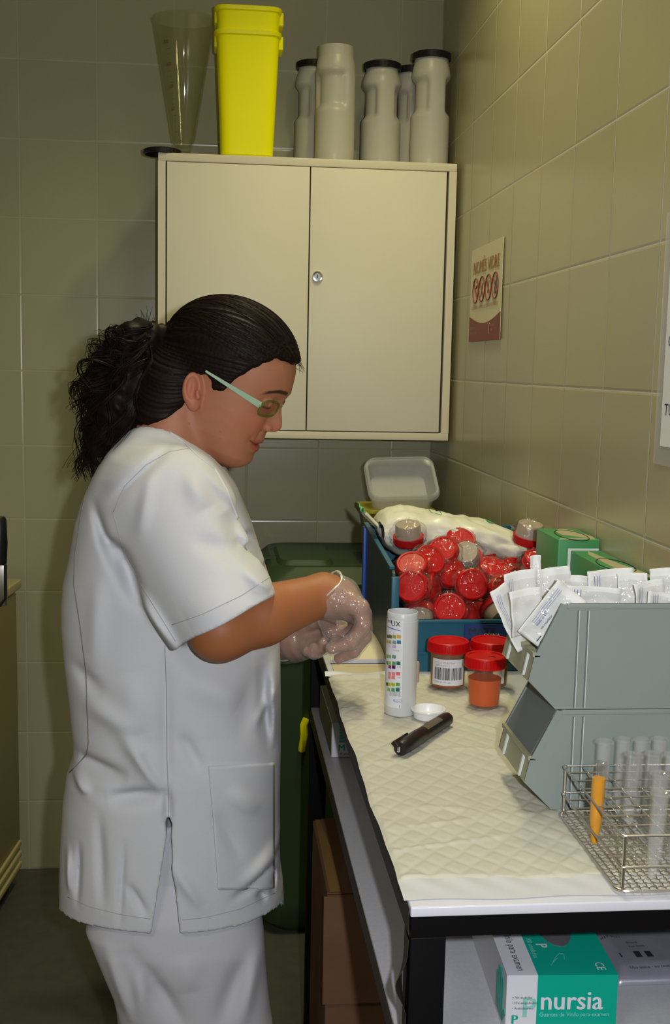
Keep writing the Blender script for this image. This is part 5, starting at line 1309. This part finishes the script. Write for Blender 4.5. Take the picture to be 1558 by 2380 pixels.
def curl(p0, p1, p2, rad, turns, thick, ph0, n=40):
    pts = []; rr = []
    for i in range(n):
        t = i/(n-1); c = p0*(1-t)**2+p1*2*t*(1-t)+p2*t*t
        d = ((p1-p0)*(1-t)+(p2-p1)*t).normalized(); a = d.cross(Vector((0, 1, 0.01))).normalized(); b = d.cross(a)
        r_ = rad*min(1, t*2.5)*(0.7+0.5*t); an = ph0+turns*2*math.pi*t
        pts.append(c+a*(math.cos(an)*r_)+b*(math.sin(an)*r_)-Vector(WO)); rr.append(thick*(1-0.6*t))
    mb.tube(pts, rr, 4, caps=False)
TG = [(225, 870), (212, 910), (205, 955), (200, 1000), (225, 1050), (200, 1090), (205, 1115), (240, 1010), (260, 1040), (290, 985), (190, 930), (235, 830), (262, 800), (280, 960), (320, 960), (300, 900), (215, 1070), (245, 920)]
for k in range(230):
    tx, ty = rs_.choice(TG); tx += rs_.gauss(0, 11); ty += rs_.gauss(0, 14); tx = max(tx, 186)
    dy = rs_.gauss(0, 0.030); p0 = pz(345+rs_.gauss(0, 8), 785+rs_.gauss(0, 16), dy*0.5)
    mid = pz(lerp(345, tx, 0.72)+rs_.gauss(-12, 12), lerp(785, ty, 0.40)+rs_.gauss(-18, 10), dy)
    lock = rs_.randint(4, 8); r0 = rs_.uniform(.008, .020); tn = rs_.uniform(1.0, 2.4); ph = rs_.uniform(0, 6.3)
    for q in range(lock):
        j = Vector((rs_.gauss(0, .0013), rs_.gauss(0, .002), rs_.gauss(0, .0013)))
        curl(p0+j, mid+j*1.5, pz(tx, ty, dy)+j*2, r0*rs_.uniform(.92, 1.08), tn, rs_.uniform(.0006, .0011), ph+rs_.gauss(0, .08))
# short strands on top of the tie, fringe wisps, nape
for k in range(12):
    a = pz(345+rs_.gauss(0, 10), 768, rs_.gauss(0, .01)); b = pz(a_x := 338+rs_.gauss(0, 14), 725+rs_.gauss(0, 10), rs_.gauss(0, .01)); curl(a, (a+b)/2, b, .001, .4, .0005, 0, 10)
mb.build('curls', 'hair', pony, sharp=180)
mb = MB()
for k in range(70):      # combed strands over the crown, from the hairline back to the tie
    ang = rs_.uniform(-1.45, 1.45); pts = []
    u0 = 0.088-0.03*abs(ang)-rs_.uniform(0, .02)
    for i in range(26):
        t = i/25; u_ = lerp(u0, -.118, t)
        e = math.sqrt(max(0, 1-((u_+.012)/.1125)**2)); a = ang*(1-0.25*t)
        pts.append(Vector(h2w(u_, .035+.0952*e*math.cos(a)+.0004, .0832*e*math.sin(a)*1.0))-Vector(WO))
    if pts: mb.tube(pts, .00045, 4, caps=False)
for k in range(12):      # fringe wisps
    if k < 12: a, b = pz(690+rs_.gauss(0, 3), 835+rs_.gauss(0, 8), rs_.gauss(0, .03)), pz(700+rs_.gauss(0, 5), 856+rs_.gauss(0, 8), rs_.gauss(0, .03))
    else: a, b = pz(405+rs_.gauss(0, 10), 925+rs_.gauss(0, 8), -.055), pz(425+rs_.gauss(0, 10), 965+rs_.gauss(0, 10), -.058)
    curl(a, (a+b)/2+Vector((0.004, 0, 0)), b, .002, .5, .0004, k, 12)
mb.build('strands', 'hair', hair, sharp=180)

# ---------- glasses (worn: they move with her)
MT['frame_green'] = mat('pale_green_metal', (0.42, 0.60, 0.44), 0.3, 0.25); MT['rim_green'] = mat('olive_rim', (0.10, 0.13, 0.012), 0.4, spec=0.3)
MT['lens'] = film('lens_glass', (0.80, 0.80, 0.70), gloss=0.06, haze=0.02, rough=0.02)
gl = bpy.data.objects.new('glasses', None); COL.objects.link(gl); gl.parent = woman; KIDS.setdefault(woman.name, []).append(gl); gl.empty_display_size = .01
def hp(u, v, w_): return Vector(h2w(u, v, w_))-Vector(WO)
def to_uv(px, py): 
    p = np.array(aty(px, py, YC-0.05)); d = p-HC; return float(d@U), float(d@V_)
def loc(px, py, dy):
    d = np.array(aty(px, py, YC+dy))-HC; return float(d@U), float(d@V_), float(d@W)
Lc, Hg, Er = loc(629, 950, -.040), loc(605, 941, -.066), loc(478, 862, -.0855)
Md = loc(548, 906, -.0790)
for s in (1, -1):
    ctr = hp(Lc[0], Lc[1], s*(.0320 if s > 0 else .0350))
    lx = (Vector(W)*0.95 - Vector(U)*(0.30 if s > 0 else 0.08)*s).normalized(); ly = (Vector(V_)*0.985+Vector(U)*0.17).normalized()
    ring = []
    for k in range(36):
        a = 2*math.pi*k/36; c, q = math.cos(a), math.sin(a); pw = (abs(c)**3.2+abs(q)**3.2)**(-1/3.2)
        ring.append(ctr+lx*(.0250*c*pw)+ly*(.0130*q*pw))
    rm = MB().tube(ring, .0016, 8, closed=True).build('rim', 'rim_green', gl)
    MB().add([ctr]+ring, [(0, k+1, (k+1) % 36+1) for k in range(36)], 0, True).build('lens', 'lens', rm)
    a0 = ctr+lx*(s*.0255)+ly*.003; hinge = hp(Hg[0], Hg[1], s*Hg[2]); a1 = hp(Er[0], Er[1], s*Er[2]); am = hp(Md[0], Md[1], s*Md[2])
    dirv = (a1-hinge).normalized(); up = ly-dirv*ly.dot(dirv); up.normalize()
    def tb(u, v):
        p = hinge*(1-u)**2+am*(2*u*(1-u))+a1*u*u; return p+up*((v-0.5)*lerp(.0100, .0030, u))
    mb = MB(); mb.grid(tb, 16, 2, thick=.0016); mb.tube([a0, (a0+hinge)/2+Vector(W)*(s*.001), hinge], .0024, 8)
    mb.build('temple_arm', 'frame_green', gl)
bx = Lc[0]+.006
MB().tube([hp(Lc[0]-.002, Lc[1]+.004, .0085), hp(bx, Lc[1]+.006, 0), hp(Lc[0]-.002, Lc[1]+.004, -.0085)], .0015, 8).build('bridge', 'rim_green', gl)

# ---------- trousers
MT['cloth'] = mat('white_cotton', (0.60, 0.605, 0.64), 0.85, noise_amt=0.02, noise_scale=30, bump=0.12, bump_scale=700)
MT['cloth2'] = mat('white_cotton_trousers', (0.56, 0.56, 0.60), 0.85, noise_amt=0.02, noise_scale=30, bump=0.12, bump_scale=700)
MT['seam'] = mat('seam_thread', (0.40, 0.40, 0.40), 0.9); MT['cord'] = mat('grey_cord', (0.22, 0.21, 0.17), 0.9)
def prof(pts, y):      # photo rows -> (z, left x, right x)
    out = []
    for row, l, r in pts:
        a, b = aty(l, row, y), aty(r, row, y); out.append((a.z, a.x, b.x))
    return out
def sect(f, rows, yc, b, n=2.5, top=None):
    z = f.Z; L_ = interp(z, [(r[0], r[1]) for r in rows]); R_ = interp(z, [(r[0], r[2]) for r in rows])
    cx, a = (L_+R_)/2, (R_-L_)/2; bb = b if not isinstance(b, list) else interp(z, b); yy = yc if not isinstance(yc, list) else interp(z, yc)
    return ((np.abs((f.X-cx)/a)**n+np.abs((f.Y-yy)/bb)**n)**(1/n)-1)*np.minimum(a, bb)
def fold(F, f, p, q, width, amp, y0=YC, side=-1):
    """crease from photo point p to q pressed into the near side of the cloth"""
    a, b = aty(*p, YC-0.15), aty(*q, YC-0.15); dx, dz = b.x-a.x, b.z-a.z; L2 = dx*dx+dz*dz
    t = np.clip(((f.X-a.x)*dx+(f.Z-a.z)*dz)/L2, 0, 1)
    d2 = (f.X-a.x-t*dx)**2+(f.Z-a.z-t*dz)**2
    return F - amp*np.exp(-d2/width**2)*np.sin(np.pi*np.clip(t*0.9+0.05, 0, 1))*np.clip((y0-f.Y)/0.05, 0, 1)
f = Field((-0.86, -1.58, 0.02), (-0.44, -1.12, 0.80), 0.0036)
rn = prof([(1900, 215, 590), (2050, 215, 596), (2140, 203, 610), (2220, 236, 616), (2290, 266, 622), (2340, 278, 627), (2380, 288, 633)], -1.42)
zb_ = rn[-1]; rn += [(0.20, zb_[1]+0.02, zb_[2]-0.01), (0.02, zb_[1]+0.04, zb_[2]-0.03)]
rf_ = prof([(1900, 200, 600), (2140, 225, 560), (2290, 268, 560), (2380, 276, 560)], -1.26); zb_ = rf_[-1]; rf_ += [(0.20, zb_[1]+0.02, zb_[2]-0.03), (0.02, zb_[1]+0.03, zb_[2]-0.05)]
ztop = aty(400, 2150, YC-.17).z
bq = [(0.0, .060), (0.2, .078), (ztop-.06, .088), (ztop-.005, .082), (ztop+.05, .062), (1.0, .060)]
F = smin(sect(f, rn, -1.435, bq), sect(f, rf_, -1.262, bq), 0.02)
F = np.maximum(F, f.Z-0.74)
for p, q, w_, am in (((300, 2190), (400, 2330), .014, -.010), ((330, 2200), (330, 2380), .012, .008), ((560, 2230), (510, 2380), .016, -.010), ((600, 2210), (560, 2380), .012, .007), ((250, 2200), (310, 2380), .010, .008), ((430, 2200), (440, 2290), .02, .006), ((360, 2270), (430, 2380), .014, -.010)):
    F = fold(F, f, p, q, w_, am)
Vt, Qt = f.mesh(F); del F, f
trousers = sdf_obj('trousers', Vt, Qt, 'cloth2', woman, WO, 1)
for yy in (-1.43, -1.265):
    xx = -0.655
    MB().box(-0.05, 0.19, -0.045, 0.045, 0.0, 0.065, bev=0.028).build('shoe', 'white_lam', woman).location = (xx+0.62, yy-YC, 0.002)

# ---------- tunic
f = Field((-0.87, -1.66, 0.50), (-0.43, -1.10, 1.345), 0.0030)
body_rows = [(985, 318, 400), (1000, 300, 430), (1025, 276, 470), (1050, 252, 500), (1080, 232, 522), (1110, 216, 542), (1160, 194, 565), (1210, 178, 585), (1290, 164, 610), (1350, 150, 630), (1400, 146, 642), (1450, 146, 648), (1530, 153, 651), (1620, 164, 652), (1700, 172, 652), (1740, 175, 652),
             (1790, 158, 651), (1850, 150, 650), (1900, 147, 650), (1960, 144, 649), (2010, 143, 651), (2050, 143, 657), (2090, 142, 659), (2200, 142, 660)]
tr = prof(body_rows, YC)
zz = lambda row: aty(400, row, YC).z
bw = [(zz(2200), .185), (zz(2000), .180), (zz(1800), .168), (zz(1650), .160), (zz(1450), .165), (zz(1250), .172), (zz(1150), .176), (zz(1100), .170), (zz(1060), .152), (zz(1030), .120), (zz(1005), .085), (zz(985), .060), (zz(970), .045)]
F = sect(f, tr, YC, bw, 2.35)
F = smax(F, f.Z-zz(985), 0.012)
# hem: lowest at the side slit, rising to front and back
hemp = [(142, 2088), (150, 2103), (160, 2115), (180, 2128), (200, 2137), (230, 2147), (260, 2154), (300, 2162), (345, 2168), (415, 2170), (480, 2165), (520, 2158), (560, 2147), (600, 2130), (630, 2112), (650, 2095), (658, 2086)]
hy_ = [YC-0.178*max(0, 1-abs((p[0]-400)/258)**2.35)**(1/2.35) for p in hemp]; hx_ = [aty(p[0], p[1], y_).x for p, y_ in zip(hemp, hy_)]; hz_ = [aty(p[0], p[1], y_).z for p, y_ in zip(hemp, hy_)]
hem = np.interp(f.X, hx_, hz_).astype(F32)
F = np.maximum(F, hem-f.Z)
# sleeves
for (sa, sb_, r0, r1, hp_, hn) in ((P3(392, 1170, -1.475), P3(526, 1425, -1.572), .086, .0735, P3(528, 1442, -1.575), None), (P3(420, 1170, -1.225), P3(520, 1400, -1.175), .078, .066, P3(520, 1400, -1.17), None)):
    ax_ = (hp_-sa); ax_ /= np.linalg.norm(ax_)
    if hp_[1] < YC: n_ = P3(528+115, 1442+215, -1.575)-P3(528, 1442, -1.575); n_ = n_+np.array([0, -0.03, 0]); n_ /= np.linalg.norm(n_)
    else: n_ = ax_
    e_ = sb_+(sb_-sa)*0.5; re = r1+(r1-r0)*0.5
    S_ = cap(f.X, f.Y, f.Z, sa, e_, r0, re)
    d = (f.X-hp_[0])*n_[0]+(f.Y-hp_[1])*n_[1]+(f.Z-hp_[2])*n_[2]
    S_ = smax(S_, d, 0.003)
    if hp_[1] < YC:
        S_ = smin(S_, cap(f.X, f.Y, f.Z, P3(330, 1230, -1.47), P3(468, 1490, -1.560), .050, .040), 0.03)
        S_ = smax(S_, d, 0.003)
        inner = cap(f.X, f.Y, f.Z, hp_-ax_*0.03, hp_+ax_*0.08, 0.054, 0.054)
        S_ = np.maximum(S_, -np.maximum(inner, -(d+0.025)))
    F = smin(F, S_, 0.018)
        # gap between sleeve and body under the arm
# neck opening
nh = ell(f.X, f.Y, f.Z, tuple(aty(452, 1040, YC)), (.075, .068, .055))
F = smax(F, -nh, 0.006)
F = np.maximum(F, -np.maximum(cap(f.X, f.Y, f.Z, nk0, nk1, 0.058, 0.066), -(f.Z-zz(1035)) ))
# side slit, wedge on the near side
s0 = aty(393, 1922, YC-0.17); s1 = aty(352, 2185, YC-0.17); s2 = aty(418, 2185, YC-0.17)
tt = np.clip((s0.z-f.Z)/(s0.z-s1.z), 0, 1.2)
cx_ = s0.x+( (s1.x+s2.x)/2-s0.x)*tt; hw2 = 0.0015+(s2.x-s1.x)/2*tt
wedge = np.maximum(np.maximum(np.abs(f.X-cx_)-hw2, f.Z-s0.z), f.Y-(YC-0.06))
F = np.maximum(F, -wedge)
FO = [((230, 1250), (300, 1290), .012, -.005), ((190, 1640), (330, 1700), .020, .005), ((420, 1700), (470, 1790), .012, -.004), ((400, 1990), (470, 2090), .012, .004), ((455, 1230), (560, 1270), .016, -.004), ((360, 1090), (330, 1230), .012, .004), ((640, 1620), (600, 1700), .010, .004), ((160, 1560), (240, 1620), .016, -.004), ((230, 1900), (240, 2100), .010, -.004), ((530, 1830), (600, 1900), .014, .004),
      ((215, 1180), (265, 1320), .010, -.006), ((268, 1270), (330, 1400), .016, -.016),  ((385, 1530), (390, 1880), .012, -.004), ((450, 1060), (570, 1180), .012, .005), ((395, 1040), (265, 1160), .009, -.005), ((440, 1080), (480, 1170), .020, .006),
      ((520, 1180), (560, 1260), .014, -.005), ((300, 1330), (420, 1480), .012, .007), ((440, 1400), (560, 1330), .03, .004), ((560, 1290), (625, 1340), .010, .006), ((540, 1240), (600, 1290), .010, -.005),
      ((170, 1790), (300, 1810), .016, -.008), ((280, 1700), (390, 1830), .016, .008), ((250, 1860), (380, 1838), .015, -.009), ((330, 1740), (385, 1820), .010, -.005), ((160, 1820), (200, 1860), .012, .006), ((390, 1830), (393, 1920), .008, -.006),
      ((610, 1560), (628, 1770), .012, -.006), ((640, 1560), (640, 1760), .010, .005), ((500, 1880), (560, 2000), .014, -.004), ((540, 2085), (640, 2045), .010, -.005), ((560, 2060), (652, 2000), .016, .005),
      ((180, 1980), (175, 2120), .006, -.004), ((290, 1950), (280, 2140), .006, -.003), ((300, 2040), (345, 2110), .008, -.004), ((600, 2090), (620, 2120), .006, -.004), ((640, 2070), (640, 2110), .005, -.005), ((150, 2000), (152, 2100), .006, .004),
      ((230, 1340), (215, 1560), .018, .004), ((430, 1560), (560, 1640), .03, .004), ((300, 1560), (330, 1700), .03, .004), ((590, 1560), (560, 1720), .02, -.003)]
for p, q, w_, am in FO: F = fold(F, f, p, q, w_*0.8, am*1.9)
Vc, Qc = f.mesh(F); del F, f
tunic = sdf_obj('tunic', Vc, Qc, 'cloth', woman, WO, 1)
bvh = BVHTree.FromPolygons([tuple(p) for p in Vc], [tuple(int(k) for k in q) for q in Qc])
def onto(px, py, k=0.0008):
    d = ray(px, py).normalized(); h_, n_, i_, t_ = bvh.ray_cast(CAM, d)
    if h_ is None: return None
    if n_.dot(d) > 0: n_ = -n_
    return h_+n_*k-Vector(WO)
def seam(name, pts, r, m_, parent, step=9, k=0.0002):
    P_ = []
    for (a, b) in zip(pts, pts[1:]):
        n = max(1, int(math.dist(a, b)/step))
        for i in range(n): P_.append((lerp(a[0], b[0], i/n), lerp(a[1], b[1], i/n)))
    P_.append(pts[-1]); Q_ = [q for q in (onto(x, y, k) for x, y in P_) if q is not None]
    runs = [[]]
    for q in Q_:
        if runs[-1] and (q-runs[-1][-1]).length > 0.03: runs.append([])
        runs[-1].append(q)
    best = max(runs, key=len)
    if len(best) > 1: return MB().tube(best, r, 5).build(name, m_, parent, sharp=180)
seam('side_seam', [(383, 1500), (387, 1600), (388, 1760), (392, 1860), (393, 1918)], .0007, 'seam', tunic)
seam('back_piping', [(210, 1115), (196, 1160), (185, 1220), (174, 1290), (172, 1360), (186, 1450), (200, 1560), (204, 1680), (206, 1725), (202, 1752), (180, 1778), (162, 1795)], .0010, 'cord', tunic)
seam('yoke_seam', [(345, 985), (385, 1000), (425, 1028), (440, 1042), (395, 1050), (340, 1080), (290, 1130), (264, 1190)], .0006, 'seam', tunic)
seam('sleeve_seam', [(262, 1190), (290, 1290), (340, 1380), (408, 1490)], .0006, 'seam', tunic)
seam('sleeve_hem', [(400, 1452), (470, 1428), (560, 1385), (633, 1338)], .0005, 'seam', tunic)
seam('hem_stitch', [(158, 2085), (210, 2108), (280, 2125), (350, 2136)], .0005, 'seam', tunic)
seam('hem_stitch', [(424, 2138), (480, 2132), (560, 2112), (640, 2075)], .0005, 'seam', tunic)
def patch(px0, px1, py0, py1, nu, nv):
    def fn(u, v):
        q = onto(lerp(px0, px1, u)+lerp(0, 22, v)*(1-u), lerp(py0, py1, v)-8*u*(1-v), 0.0022)
        return q
    last = [None]
    def g(u, v):
        q = fn(u, v)
        if q is None: q = last[0]
        last[0] = q; return q
    return MB().grid(g, nu, nv, thick=.0014)
patch(484, 634, 1780, 2066, 26, 40).build('pocket', 'cloth', tunic, sharp=180)
# collar band around the neckline
seam('collar_band', [(322, 984), (350, 986), (385, 998), (425, 1026), (462, 1062), (500, 1090), (528, 1140), (552, 1205)], .0022, 'cloth', tunic, 6, 0.0)
